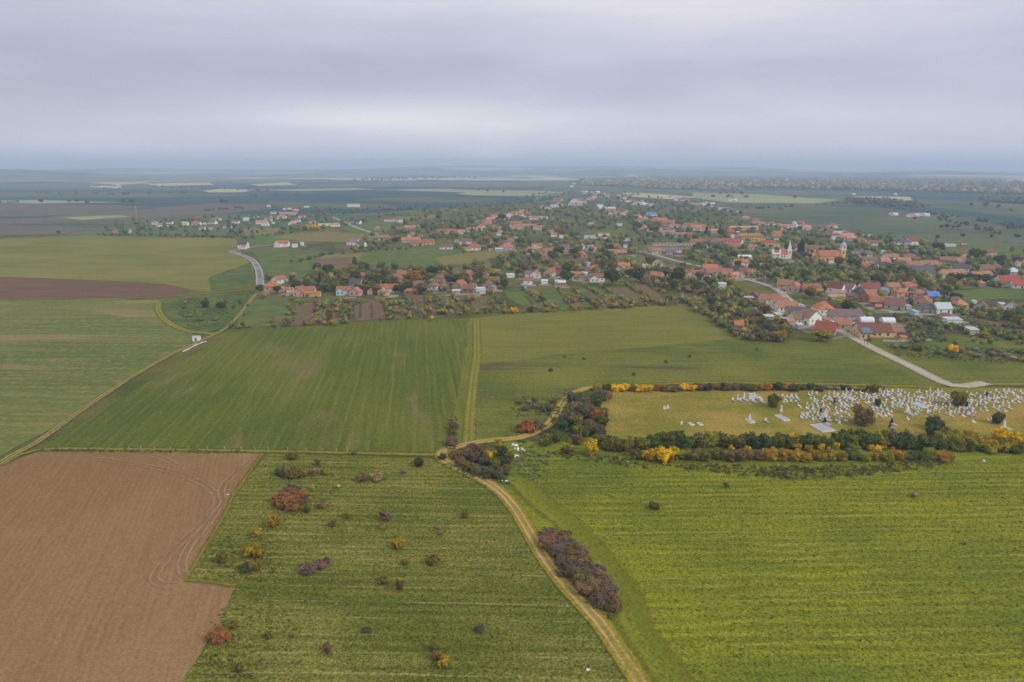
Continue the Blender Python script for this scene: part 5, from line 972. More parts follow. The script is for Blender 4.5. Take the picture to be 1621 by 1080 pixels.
def person(px, py, shirt, trousers, lab, face=0.0, stride=.25):
    x, y = G(px, py); t = empty('person', (x, y, .24), face)
    J = [(0, 0, .95), (0, 0, 1.2), (0, 0, 1.42), (0, 0, 1.50), (0, 0, 1.64), (0, 0, 1.74),
         (-.10, 0, .88), (-.10, stride * .55, .48), (-.10, stride, .06), (-.10, stride + .15, .03), (.10, 0, .88), (.10, -stride * .25, .48), (.10, -stride, .08), (.10, -stride + .15, .03),
         (-.19, 0, 1.38), (-.23, -.05, 1.10), (-.23, .06, .86), (.19, 0, 1.38), (.23, -.06, 1.10), (.23, .04, .86)]
    E = [(0, 1), (1, 2), (2, 3), (3, 4), (4, 5), (0, 6), (6, 7), (7, 8), (8, 9), (0, 10), (10, 11), (11, 12), (12, 13), (2, 14), (14, 15), (15, 16), (2, 17), (17, 18), (18, 19)]
    rad = [.15, .14, .15, .06, .10, .07, .09, .065, .045, .04, .09, .065, .045, .04, .06, .045, .035, .06, .045, .035]
    me = bpy.data.meshes.new('body'); me.from_pydata(J, E, []); o = ob('body', me, t)
    md = o.modifiers.new('skin', 'SKIN'); o.modifiers.new('sub', 'SUBSURF').levels = 1
    for i, v in enumerate(me.skin_vertices[0].data): v.radius = (rad[i], rad[i] * .8); v.use_root = i == 0
    m, g, b, out = new_mat('clothes'); sx = g.nt.nodes.new('ShaderNodeSeparateXYZ'); tc = g.nt.nodes.new('ShaderNodeTexCoord'); g.L(tc.outputs['Object'], sx.inputs[0])
    c = g.mix(g.m('GREATER_THAN', sx.outputs[2], .92), trousers, shirt); c = g.mix(g.m('GREATER_THAN', sx.outputs[2], 1.5), c, (.45, .28, .2)); g.L(c, b.inputs['Base Color']); me.materials.append(m)
    h = MB(); h.frustum(0, -.02, 1.70, 1.80, .115, .06, 10).frustum(0, -.04, 1.62, 1.70, .10, .115, 10); h.build('hair', M_DOOR, t); tag(t, lab, 'person')
person(1368.5, 545, (.10, .11, .16), (.06, .06, .08), 'person in dark clothes walking on the gravel road, left of two', 2.4)
person(1373, 547, (.28, .16, .14), (.07, .07, .10), 'person in reddish top walking on the gravel road, right of two', 2.4, .2)
def van(px, py, rot, lab):
    x, y = G(px, py); t = empty('van', (x, y, .3), R(rot)); b = MB()
    P = [(-2.3, .35), (-2.3, 1.1), (-1.5, 1.25), (-.9, 1.95), (2.2, 1.95), (2.35, 1.1), (2.35, .35)]; k = len(P)
    b.poly([(a, -.9, z) for a, z in P] + [(a, .9, z) for a, z in P], [tuple(range(k - 1, -1, -1)), tuple(range(k, 2 * k))] + [(i, (i + 1) % k, k + (i + 1) % k, k + i) for i in range(k)][::1]); b.build('body', M_PLAIN, t, (.62, .68, .76))
    w = MB(); w.box(-.8, -.915, 1.25, 2.0, .915, 1.75); w.build('window', M_GLASS, t)
    for a in (-1.5, 1.5):
        for s in (-1, 1):
            m = MB(); m.frustum(0, 0, -.1, .1, .34, .34, 14); o = m.build('wheel', M_BLACK, t); o.location = (a, s * .86, .34); o.rotation_euler = (math.pi / 2, 0, 0)
    tag(t, lab, 'van')
van(1318, 515, -50, 'pale blue van parked beside the grey roofed long house')
def rubbish():
    for i, (px, py, sz, c, lab) in enumerate([(826, 712, 2.4, (.66, .66, .66), 'heap of pale rubbish in the weeds by the dirt track, biggest of its group'), (815, 706, 1.3, (.7, .7, .7), 'small white rubbish heap, leftmost by the dirt track'), (816, 723, 1.1, (.68, .68, .66), 'small white rubbish heap between the bush clump and the grey one'),
                                               (823, 735, 2.0, (.22, .22, .24), 'grey low rubbish heap below the white ones'), (828, 701, 1.4, (.06, .05, .05), 'blackish rubbish heap touching the dirt track')]):
        x, y = G(px, py); V = []; m = MB()
        for k in range(9):
            a, d = rng.uniform(0, 6.28), rng.uniform(0, sz); s = rng.uniform(.15, .42); m.frustum(d * math.cos(a), d * math.sin(a) * .7, 0, s * rng.uniform(.6, 1.2), s * 1.5, s * .7, rng.choice((4, 5, 6)), a0=rng.random() * 3)
        o = m.build('rubbish_heap', M_PLAIN, None, c); o.location = (x, y, .2); tag(o, lab, 'rubbish heap')
rubbish()
def rubble():
    m = MB(); L = smooth_line([G(*p) for p in [(291, 557), (302, 551), (312, 546), (324, 542)]], 1.0); o0 = L[0]
    for i in range(90):
        p = rng.choice(L) - o0; s = rng.uniform(.3, .8); m.frustum(p.x + rng.uniform(-.5, .5), p.y + rng.uniform(-.5, .5), 0, s * .55, s, s * .5, 5, a0=rng.random() * 3)
    o = m.build('gravel_heap', M_PLAIN, None, (.46, .42, .35)); o.location = (o0.x, o0.y, .2); tag(o, 'long pale gravel heap beside the earth path near the hut', 'gravel heap')
    m = MB(); 
    for i in range(40): s = rng.uniform(.5, 1.3); m.frustum(rng.gauss(0, 4.5), rng.gauss(0, 1.3), 0, s, s * 1.4, s * .5, 6, a0=rng.random() * 3)
    o = m.build('manure_heap', M_PLAIN, None, (.20, .12, .06)); x, y = G(435, 508); o.location = (x, y, .25); tag(o, 'long brown manure heap on the grass left of the gardens', 'manure heap')
rubble()
def plastic_bits():
    c = [(1515, 714), (1522, 713), (1529, 715), (1557, 731), (991, 732), (795, 762), (801, 763), (452, 810), (360, 784), (1120, 728), (930, 1062), (1505, 652)]
    for px, py in c:
        x, y = G(px, py); m = MB(); s = rng.uniform(.25, .5); m.frustum(0, 0, 0, s * .7, s, s * .5, 5, a0=1); m.frustum(s, .1, 0, s * .4, s * .7, s * .3, 6); o = m.build('plastic_bag', M_PLAIN, None, (.72, .72, .7)); o.location = (x, y, .2)
        REG.append((o, 'crumpled white plastic bag lying in grass', 'left of the dirt track' if px < 830 else 'near the cemetery hedge', 'plastic bag'))
plastic_bits()

# ---------------------------------------------------------------- the graves
def grave_protos():
    out = []
    def mk(parts): out.append(parts)
    M_SL2 = plain('mossy_slab', (.26, .25, .24), .9, .3, 1.2)
    slab = MB().box(-.55, -2.0, -.1, .55, .0, .35).box(-.45, -1.9, .35, .45, -.1, .42).mesh('slab', M_SL2); slabw = MB().box(-.65, -2.1, -.1, .65, 0, .32).mesh('slab', M_SLAB)
    cr = MB(); cr.box(-.4, 0, -.1, .4, .42, .7).box(-.3, .05, .7, .3, .37, 1.0).box(-.13, .11, 1.0, .13, .31, 2.2).box(-.42, .11, 1.55, .42, .31, 1.8)
    ob_ = MB(); ob_.box(-.5, 0, -.1, .5, .5, .6).frustum(0, .25, .6, 1.9, .42, .26, 4, a0=math.pi / 4).frustum(0, .25, 1.9, 2.15, .3, .04, 4, a0=math.pi / 4)
    hs = MB(); hs.poly([(-.5, 0, -.1), (.5, 0, -.1), (.5, 0, 1.1), (.3, 0, 1.35), (0, 0, 1.45), (-.3, 0, 1.35), (-.5, 0, 1.1), (-.5, .22, -.1), (.5, .22, -.1), (.5, .22, 1.1), (.3, .22, 1.35), (0, .22, 1.45), (-.3, .22, 1.35), (-.5, .22, 1.1)],
            [(0, 1, 2, 3, 4, 5, 6), (13, 12, 11, 10, 9, 8, 7)] + [((i + 1) % 7, i, 7 + i, 7 + (i + 1) % 7) for i in range(7)])
    wd = MB(); wd.box(-.6, 0, -.1, .6, .3, 1.2).box(-.7, -.03, 1.2, .7, .33, 1.32).frustum(0, .15, 1.32, 1.9, .22, .1, 6)
    C, O, H_, W_ = [(m.mesh('headstone', M_STONE)) for m in (cr, ob_, hs, wd)]
    CB, OB = cr.mesh('headstone', M_BLACK), ob_.mesh('headstone', M_BLACK)
    return [('white stone cross grave', C, slab), ('white obelisk grave', O, slabw), ('rounded white headstone grave', H_, slab), ('wide white tombstone grave', W_, slabw), ('black cross grave', CB, slab), ('black obelisk grave', OB, slabw), ('white stone cross without slab', C, None), ('rounded headstone without slab', H_, None)]
GP = grave_protos()
gr_n = 0
def grave(x, y, k, zone, sc=1.0, rz=0.0):
    t = empty('grave', (x, y, .15), rz); t.scale = (sc, sc, sc); lab, hsm, sl = GP[k]; ob('headstone', hsm, t)
    if sl: ob('slab', sl, t)
    REG.append((t, lab, zone, 'grave'))
for px, py, k, sc in [(1237, 653, 6, 1.25), (1187, 666, 1, 1.1), (1052, 649, 7, 1), (1057, 648, 7, 1), (1079, 673, 7, .9), (1168, 634, 6, 1.1), (1178, 633, 1, 1.3), (1188, 634, 3, 1.2), (1194, 631, 0, 1.2), (1160, 635, 2, 1), (1172, 636, 2, 1), (1205, 636, 3, 1), (1192, 636, 3, 1.1), (1306, 671, 5, 1.2), (1306, 664, 1, 1.4), (1374, 619, 5, 1.3), (1321, 640, 4, 1.2), (1300, 655, 5, 1.1),
                       (1330, 666, 6, 1.2), (1357, 674, 6, 1.1), (1329, 672, 7, .9), (1212, 668, 2, 1), (1412, 672, 5, 1.1), (1409, 678, 4, 1.1), (1521, 645, 5, 1.1), (1531, 645, 5, 1.1), (1562, 630, 5, 1.3), (1436, 655, 1, 1.5), (1590, 678, 1, 1.3)]:
    x, y = G(px, py); grave(x, y, k, 'apart in the cemetery', sc, R(12))
for px, py, L, W, lab in [(1302, 679, 6.5, 5, 'very large grey family tomb slab at the edge of the cemetery hedge'), (1238, 663, 5.5, 2.4, 'long narrow grey tomb slab below the white cross'), (1194, 628, 5, 2.2, 'grey tomb slab at the left end of the graves'), (1094, 673, 2, 1.2, 'small grey tomb slab alone on the dry lawn, left of two'), (1108, 673, 2, 1.2, 'small white tomb slab alone on the dry lawn, right of two'),
                          (1187, 668, 3.4, 1.8, 'low grey grave border around a white obelisk'), (1457, 643, 5, 3.4, 'pale blue tomb slab in the middle of the cemetery'), (1345, 632, 4, 2.2, 'wide pale tomb slab near the back of the graves')]:
    x, y = G(px, py); t = empty('tomb', (x, y, .15), R(14)); m = MB(); m.box(-W / 2, -L / 2, -.1, W / 2, L / 2, .28); o = m.build('slab', M_SLAB if 'blue' not in lab else M_PLAIN, t, (.35, .45, .55))
    b = MB(); b.box(-W / 2 - .15, -L / 2 - .15, -.1, -W / 2, L / 2 + .15, .42).box(W / 2, -L / 2 - .15, -.1, W / 2 + .15, L / 2 + .15, .42).box(-W / 2, L / 2, -.1, W / 2, L / 2 + .15, .42).box(-W / 2, -L / 2 - .15, -.1, W / 2, -L / 2, .42); b.build('border', M_STONE, t); tag(t, lab, 'tomb')
dens = [((1235, 628), (1262, 636), 12), ((1262, 640), (1345, 668), 34), ((1268, 655), (1300, 664), 10), ((1285, 626), (1345, 645), 26), ((1320, 622), (1378, 640), 22), ((1375, 624), (1450, 648), 40), ((1395, 620), (1430, 628), 8), ((1440, 630), (1505, 655), 36), ((1455, 620), (1500, 632), 14),
        ((1500, 640), (1545, 662), 18), ((1530, 624), (1595, 650), 34), ((1560, 620), (1640, 640), 24), ((1375, 638), (1410, 660), 12), ((1430, 660), (1445, 670), 4), ((1530, 663), (1570, 672), 7), ((1590, 640), (1640, 675), 16), ((1480, 650), (1510, 662), 8), ((1340, 655), (1350, 668), 3)]
seen = []; REST = []
for (x0, y0), (x1, y1), n in dens:
    k = 0; tries = 0
    n = int(n * 1.3)
    while k < n and tries < n * 12:
        tries += 1; px, py = rng.uniform(x0, x1), rng.uniform(y0, y1); x, y = G(px, py)
        y = round(y / 3.2) * 3.2 + rng.uniform(-.9, .9); x = round((x - y * .10) / 1.7) * 1.7 + y * .10 + rng.uniform(-.45, .45)
        if any(abs(x - a) < 1.25 and abs(y - b) < 1.9 for a, b in seen): continue
        seen.append((x, y)); k += 1; zn = 'in the left cemetery part' if px < 1345 else ('in the middle cemetery part' if px < 1500 else 'in the right cemetery part')
        if len(seen) % 4 or gr_n > 95: gr_n += 1 if not len(seen) % 4 else 0
        else: gr_n += 1; REST.append((x, y)); continue
        if sum(1 for r_ in REG if r_[3] == 'grave') < 299: grave(x, y, rng.choice([0, 0, 1, 1, 2, 2, 2, 3, 3, 6, 2, 1, 7]), zn, rng.uniform(.55, .85), R(rng.uniform(8, 18)))

mr_ = MB()
for x, y in REST:
    s = rng.uniform(.5, .8); h = s * rng.uniform(.9, 1.7); mr_.box(x - .3 * s, y, .1, x + .3 * s, y + .25, .15 + .5 * s).box(x - .12, y + .05, .15 + .5 * s, x + .12, y + .2, .15 + h); mr_.box(x - .5 * s, y - 1.8 * s, .1, x + .5 * s, y, .42)
tag(mr_.build('small_graves', M_STONE), 'remaining small pale graves filling the gaps between the larger ones', 'graves', kind='stuff')
# ---------------------------------------------------------------- village trees and garden shrubs
def clear(x, y, m=0.0):
    for hx, hy, hl, hw, a in HOUSES:
        dx, dy = x - hx, y - hy
        if abs(dx) > 60 or abs(dy) > 60: continue
        c, s = math.cos(-a), math.sin(-a); u, v = dx * c - dy * s, dx * s + dy * c
        if abs(u) < hl + m and abs(v) < hw + m: return False
        if -8.5 < dy < 0 and abs(dx) < hl * abs(math.cos(a)) + hw * abs(math.sin(a)): return rng.random() < .18
    return True
ROADS = [[G(*p) for p in l] for l in ([(1560, 607), (1507, 611), (1440, 580), (1382, 552), (1345, 532), (1318, 520), (1290, 507), (1262, 486), (1243, 470), (1238, 465), (1222, 455), (1190, 445), (1150, 436), (1115, 424), (1080, 416), (1040, 405), (1010, 398)], [(405, 391), (378, 396), (366, 399), (385, 405), (401, 414), (410, 430), (412, 458), (392, 482), (378, 500)], [(600, 372), (568, 362), (545, 352), (526, 344)])]
def offroad(x, y, d=5.0):
    for l in ROADS:
        for a, b in zip(l[:-1], l[1:]):
            ax, ay = a; bx, by = b; L2 = (bx - ax) ** 2 + (by - ay) ** 2; t = max(0, min(1, ((x - ax) * (bx - ax) + (y - ay) * (by - ay)) / L2))
            if (x - ax - t * (bx - ax)) ** 2 + (y - ay - t * (by - ay)) ** 2 < d * d: return False
    return True
OPEN = [[(398, 476), (462, 472), (466, 512), (375, 520)], [(520, 420), (590, 398), (700, 392), (740, 398), (690, 424), (600, 424)], [(690, 408), (790, 394), (810, 398), (740, 420), (700, 420)], [(400, 396), (440, 400), (520, 398), (500, 440), (470, 450), (420, 440), (412, 415)], [(382, 372), (480, 366), (560, 372), (520, 384), (400, 392)],
        [(905, 368), (990, 362), (1010, 368), (960, 378)], [(1470, 470), (1540, 458), (1640, 455), (1700, 470), (1640, 474), (1560, 474), (1530, 486)], [(795, 460), (822, 460), (860, 484), (838, 490), (806, 474)], [(560, 484), (590, 478), (605, 482), (612, 505), (562, 509)], [(926, 458), (940, 458), (985, 482), (960, 486)], [(850, 466), (880, 464), (900, 488), (890, 490)],
        [(472, 484), (500, 482), (490, 514), (458, 517)], [(985, 404), (1020, 408), (1010, 418), (985, 412)], [(880, 412), (935, 410), (930, 420), (895, 428)], [(540, 360), (620, 345), (640, 352), (600, 372), (560, 370)], [(1180, 374), (1262, 374), (1270, 381), (1225, 383)]]
ZONES = [  # polygon, amount per 1000 px^2 at scale 1, zone words, palette, height range
    ([(408, 440), (470, 455), (600, 470), (800, 462), (800, 440), (640, 430), (560, 425), (500, 428), (430, 432)], 7.0, 'among the near row of houses', ['dark', 'grey', 'olive', 'dark', 'green', 'brown', 'twig', 'olive', 'grey', 'green', 'olive', 'gold'], (4, 8)),
    ([(800, 440), (1000, 445), (1100, 470), (1180, 480), (1160, 440), (1000, 415), (850, 415), (800, 425)], 5.5, 'among the near row of houses', ['dark', 'olive', 'grey', 'olive', 'green', 'twig', 'brown'], (3.5, 7.5)),
    ([(400, 462), (600, 480), (800, 470), (980, 470), (1060, 480), (1100, 486), (900, 494), (700, 500), (500, 514), (420, 514)], 3.6, 'in gardens above wheat field', ['olive', 'grey', 'dark', 'brown', 'olive', 'green', 'twig', 'olive', 'grey', 'gold'], (1.6, 4.2)),
    ([(1040, 450), (1180, 470), (1260, 520), (1240, 540), (1180, 535), (1120, 500), (1080, 480)], 7.0, 'in gardens beside brown meadow', ['olive', 'dark', 'grey', 'olive', 'brown', 'olive', 'grey', 'green', 'gold'], (2.6, 5.5)),
    ([(1180, 440), (1420, 480), (1621, 520), (1700, 530), (1700, 500), (1560, 495), (1440, 450), (1260, 430)], 7.0, 'along the lower right street', ['olive', 'dark', 'green', 'grey', 'brown', 'olive'], (3, 6.5)),
    ([(1410, 500), (1700, 525), (1700, 548), (1440, 545)], 4.0, 'along the lower right street', ['olive', 'dark', 'green', 'grey'], (1.8, 3.6)),
    ([(1180, 425), (1400, 430), (1600, 455), (1500, 470), (1360, 452), (1200, 440)], 9.0, 'below the churches', ['olive', 'dark', 'green', 'grey', 'olive', 'brown'], (3.5, 7.5)),
    ([(540, 380), (800, 380), (1010, 395), (1010, 415), (800, 430), (560, 400)], 3.6, 'behind the near row of houses', ['dark', 'grey', 'olive', 'dark', 'green'], (3.5, 8)),
    ([(1060, 395), (1250, 400), (1500, 400), (1700, 420), (1700, 445), (1400, 430), (1180, 430), (1080, 415)], 5.0, 'around the churches', ['dark', 'grey', 'olive', 'green'], (3.5, 8)),
    ([(560, 352), (760, 330), (960, 330), (1100, 370), (1000, 395), (800, 385), (600, 382)], 6.5, None, ['dark', 'grey', 'dark', 'olive'], (4, 9)),
    ([(1060, 340), (1250, 355), (1380, 378), (1500, 396), (1500, 410), (1260, 400), (1080, 395)], 6.0, None, ['dark', 'grey', 'dark', 'olive'], (4, 9)),
    ([(760, 330), (880, 300), (1000, 306), (1120, 320), (1180, 342), (1060, 360), (900, 345)], 8.0, None, ['dark', 'dark', 'grey'], (5, 10)),
    ([(160, 352), (400, 342), (560, 340), (560, 360), (400, 374), (170, 372)], 5.0, None, ['dark', 'grey', 'dark'], (4, 8)),
    ([(380, 330), (560, 326), (560, 342), (390, 345)], 3.5, None, ['dark', 'grey'], (4, 8)),
    ([(560, 330), (760, 320), (760, 345), (570, 350)], 3.0, None, ['dark', 'grey'], (4, 8)),
]
STF = []
cand = []
for poly, dn, zone, pal, (h0, h1) in ZONES:
    xs = [p[0] for p in poly]; ys = [p[1] for p in poly]; area = (max(xs) - min(xs)) * (max(ys) - min(ys))
    ym = (min(ys) + max(ys)) / 2
    for i in range(int(area / 1000 * dn * 3.4)):
        px, py = rng.uniform(min(xs), max(xs)), rng.uniform(min(ys), max(ys))
        if not inpoly((px, py), poly): continue
        if any(inpoly((px, py), q) for q in OPEN): continue
        x, y = G(px, py)
        if not clear(x, y) or not offroad(x, y): continue
        cand.append((x, y, rng.uniform(h0, h1) * (1 if rng.random() > .12 else 1.35), rng.choice(pal), zone, py))
def line_trees(pts, n, h0, h1, pal, zone, jit=2.0):
    L = smooth_line([G(*p) for p in pts], 2.0)
    for i in range(n):
        p = L[min(len(L) - 1, int((i + rng.random()) / n * len(L)))]; x, y = p.x + rng.uniform(-jit, jit), p.y + rng.uniform(-jit, jit)
        if clear(x, y): cand.append((x, y, rng.uniform(h0, h1), rng.choice(pal), zone, topix(x, y)[1]))
GL = 'in gardens above wheat field'
for pts, n in [([(462, 474), (456, 500), (452, 518)], 12), ([(502, 480), (500, 512)], 8), ([(606, 476), (620, 508)], 9), ([(640, 470), (650, 508)], 8), ([(690, 472), (706, 500)], 10), ([(715, 470), (740, 498)], 12), ([(775, 466), (800, 490)], 10), ([(826, 458), (868, 490)], 14), ([(884, 460), (910, 490)], 10), ([(905, 460), (948, 488)], 12),
               ([(925, 456), (988, 488)], 14), ([(950, 455), (1000, 484)], 12), ([(990, 452), (1038, 480)], 12), ([(1020, 448), (1065, 476)], 10), ([(540, 480), (548, 512)], 7)]:
    line_trees(pts, n, 1.8, 3.8, ['olive', 'grey', 'brown', 'dark', 'olive', 'grey', 'gold'], GL, 1.0)
line_trees([(375, 520), (460, 518), (620, 508), (760, 497), (860, 495), (1000, 487), (1060, 482)], 34, 1.2, 2.8, ['dark', 'olive', 'grey', 'brown'], GL, 1.0)
line_trees([(1080, 478), (1100, 484), (1130, 505), (1165, 533), (1200, 540), (1238, 541)], 46, 2.6, 5.0, ['dark', 'grey', 'purple', 'olive'], 'along the brown meadow corner', 2.0)
line_trees([(1100, 490), (1150, 515), (1200, 532), (1235, 536)], 20, 3, 5.0, ['olive', 'grey', 'gold'], 'along the brown meadow corner', 4.0)
line_trees([(600, 424), (700, 428), (760, 425)], 26, 3, 7, ['dark', 'dark', 'grey'], 'behind the near row of houses', 3)
line_trees([(470, 415), (500, 408), (520, 404)], 14, 2.5, 4, ['grey', 'dark'], 'in the field left of the village', 4)
line_trees([(505, 405), (570, 400), (640, 395)], 16, 2, 4, ['dark', 'grey'], 'in the field left of the village', 3)
line_trees([(400, 376), (460, 370), (500, 362), (560, 356)], 26, 3, 6, ['dark', 'grey'], None, 4)
line_trees([(160, 373), (260, 374), (340, 377), (400, 378)], 34, 3, 6, ['dark', 'dark', 'grey'], None, 5)
line_trees([(1420, 505), (1621, 540), (1700, 550)], 36, 1.8, 3.4, ['olive', 'dark', 'grey'], 'along the lower right street', 2)
line_trees([(1280, 440), (1400, 445), (1500, 448)], 30, 3, 6, ['olive', 'dark', 'green'], 'below the churches', 4)
line_trees([(1290, 464), (1360, 500), (1380, 506)], 16, 3, 5, ['olive', 'dark', 'gold'], 'along the lower right street', 3)
def plots():
    mats = [m_green, m_ylw, m_earth, m_dusk, m_green, m_dusk]; Q = {i: [] for i in range(6)}; taken = []
    for poly, n, ang in [([(560, 345), (760, 330), (1100, 370), (1180, 400), (1000, 440), (800, 430), (560, 420), (470, 400)], 150, 100), ([(1060, 395), (1300, 380), (1650, 410), (1700, 470), (1400, 470), (1180, 440)], 110, 75), ([(1050, 440), (1180, 470), (1260, 520), (1220, 530), (1120, 495)], 16, 10), ([(1300, 455), (1700, 480), (1700, 545), (1500, 545), (1400, 500)], 60, 15),  ([(800, 300), (1100, 305), (1250, 350), (1000, 360), (760, 345)], 110, 110), ([(160, 345), (560, 330), (560, 372), (160, 374)], 50, 95)]:
        xs = [p[0] for p in poly]; ys = [p[1] for p in poly]; k = t = 0
        while k < n and t < n * 30:
            t += 1; px, py = rng.uniform(min(xs), max(xs)), rng.uniform(min(ys), max(ys))
            if not inpoly((px, py), poly) or any(inpoly((px, py), q) for q in OPEN): continue
            x, y = G(px, py); a = R(ang + rng.uniform(-12, 12)); L, w = rng.uniform(16, 42), rng.uniform(4, 10)
            if any(math.hypot(x - u, y - v) < 20 for u, v in taken): continue
            taken.append((x, y)); k += 1; c_, s_ = math.cos(a), math.sin(a)
            Q[rng.randrange(6)].append([(x + u * L * c_ - v * w * s_, y + u * L * s_ + v * w * c_) for u, v in ((-1, -1), (1, -1), (1, 1), (-1, 1))])
    nar = {i: [] for i in range(4)}; nm_ = [m_green, m_ylw, m_earth, m_dusk]
    for px in list(range(470, 1030, 9)):
        t = (px - 470) / 600; y0 = 478 - 16 * t + rng.uniform(-4, 4); y1 = 511 - 26 * t - rng.uniform(0, 5); dx = -4 + 46 * max(0, t - .12) / .9
        if rng.random() < .22: continue
        w = rng.uniform(3.5, 8)
        nar[rng.choice((0, 0, 1, 2, 2, 3))].append([G(px, y0), G(px + w * .7, y0), G(px + dx + w, y1), G(px + dx, y1)])
    for i, q in nar.items(): sheet_w('garden_strip_ground', q, .20 + .01 * i, nm_[i], step=6, amp=.5)
    yd = []
    for hx, hy, hl, hw_, a in HOUSES:
        if topix(hx, hy)[1] > 372 and rng.random() < .8:
            s = rng.uniform(.8, 1.3); ox, oy = rng.uniform(-6, 6), -hw_ - rng.uniform(0, 4); l, w = hl * s, rng.uniform(4, 8)
            yd.append([(hx + ox + u * l + rng.uniform(-1, 1), hy + oy + v * w + rng.uniform(-1, 1)) for u, v in ((-1, -1), (1, -1), (1, 1), (-1, 1))])
    m_yard = field('yard_ground', (.24, .20, .155), (.34, .30, .25), (.15, .14, .09), row=2, stretch=4, rows=.2, patch=6, c4=(.11, .12, .05), c4t=(.5, .56))
    sheet_w('yard_ground', yd, .047, m_yard, step=5, amp=.8, inc=.00004)
    for i, q in Q.items(): sheet_w('garden_plot_ground', q, .010 + .006 * i, mats[i], step=8, amp=.6, inc=.00006)
plots()
cand.sort(key=lambda c: -c[2] / math.hypot(c[0], c[1]))
# named single trees first
for px, py, hpx, col, kind, zn, wd in [(507, 453, 24, 'conifer', 'conifer', 'between the first farmhouses', 1), (655, 452, 22, 'orange', 'round', 'among the near row of houses', 1.1), (700, 444, 16, 'gold', 'round', 'among the near row of houses', 1), (897, 449, 20, 'dark', 'round', 'among the near row of houses', 1.3), (968, 452, 26, 'dark', 'round', 'among the near row of houses', 1.3),
        (1008, 448, 24, 'dark', 'round', 'among the near row of houses', 1.3), (1072, 450, 26, 'dark', 'round', 'among the near row of houses', 1.2), (900, 436, 22, 'olive', 'round', 'among the near row of houses', 1.2), (885, 405, 15, 'dark', 'round', 'behind the near row of houses', 1.5), (910, 405, 12, 'dark', 'round', 'behind the near row of houses', 1.5), (957, 387, 9, 'conifer', 'conifer', 'behind the near row of houses', 1),
        (1196, 426, 16, 'olive', 'round', 'left of the white church', 1.3), (1204, 418, 14, 'gold', 'round', 'left of the white church', 1.2), (1268, 404, 24, 'conifer', 'tall', 'between the two churches', 1.4), (1352, 425, 18, 'grey', 'round', 'right of the yellow church', 1.6), (1283, 473, 20, 'gold', 'round', 'along the lower right street', 1.1), (1281, 472, 12, 'dark', 'round', 'along the lower right street', 1.6),
        (1340, 492, 16, 'dark', 'round', 'along the lower right street', 1.3), (1300, 541, 19, 'lime', 'round', 'fronting red roofed pink house', 1.8), (1308, 541, 12, 'orange', 'round', 'fronting red roofed pink house', 1.2), (1232, 541, 15, 'gold', 'round', 'along the brown meadow corner', 1.6), (1222, 540, 13, 'olive', 'round', 'along the brown meadow corner', 1.6), (1320, 522, 12, 'lime', 'round', 'along the lower right street', 1),
        (890, 373, 10, 'orange', 'round', 'behind the near row of houses', 1.4), (769, 386, 12, 'gold', 'round', 'behind the near row of houses', 1.4), (785, 386, 9, 'dark', 'round', 'behind the near row of houses', 1.4), (725, 366, 11, 'conifer', 'tall', 'behind the near row of houses', 1.3), (795, 350, 11, 'dark', 'round', 'behind the near row of houses', 1.6), (670, 364, 10, 'dark', 'round', 'behind the near row of houses', 1.5), (627, 386, 10, 'dark', 'round', 'behind the near row of houses', 1.4),
        (1118, 371, 14, 'conifer', 'conifer', 'around the churches', 1.6), (1142, 375, 12, 'dark', 'round', 'around the churches', 1.6), (1008, 365, 12, 'dark', 'round', 'around the churches', 1.8), (1036, 370, 11, 'dark', 'round', 'around the churches', 1.8), (1485, 400, 16, 'dark', 'round', 'right of the churches', 1.6), (1545, 412, 18, 'dark', 'round', 'right of the churches', 1.6), (1505, 447, 14, 'green', 'round', 'right of the churches', 1.3), (1520, 448, 15, 'dark', 'round', 'right of the churches', 1.2),
        (1545, 448, 14, 'dark', 'round', 'right of the churches', 1.2), (1560, 450, 16, 'dark', 'round', 'right of the churches', 1.2), (1570, 450, 14, 'dark', 'round', 'right of the churches', 1), (1428, 438, 18, 'dark', 'round', 'right of the churches', 1.3), (1410, 432, 14, 'grey', 'round', 'right of the churches', 1.3), (1588, 440, 14, 'grey', 'round', 'right of the churches', 1.3), (1610, 420, 14, 'grey', 'round', 'right of the churches', 1.4),
        (1500, 475, 13, 'dark', 'round', 'along the lower right street', 1.5), (1514, 477, 12, 'dark', 'round', 'along the lower right street', 1.4), (470, 461, 16, 'dark', 'round', 'between the first farmhouses', 1.4), (439, 465, 12, 'dark', 'round', 'between the first farmhouses', 1.2), (412, 465, 14, 'dark', 'round', 'between the first farmhouses', 1.1), (515, 462, 14, 'grey', 'round', 'between the first farmhouses', 1.5), (545, 452, 18, 'olive', 'round', 'between the first farmhouses', 1.4), (562, 428, 20, 'grey', 'tall', 'behind the first farmhouses', 1.6),
        (590, 458, 20, 'dark', 'round', 'between the first farmhouses', 1.2), (502, 432, 16, 'grey', 'round', 'behind the first farmhouses', 1.2)]:
    x, y = G(px, py); add_tree(x, y, hpx / scl(py), col, zn, kind, wd)
for i, (px, col) in enumerate([(484, 'gold'), (489, 'yellow'), (494, 'yellow'), (499, 'yellow'), (505, 'yellow'), (512, 'gold'), (469, 'gold'), (478, 'gold')]):
    x, y = G(px, 366); add_tree(x, y, 9 if px > 480 else 7, col, 'in yellow row left of village', 'round', 1)
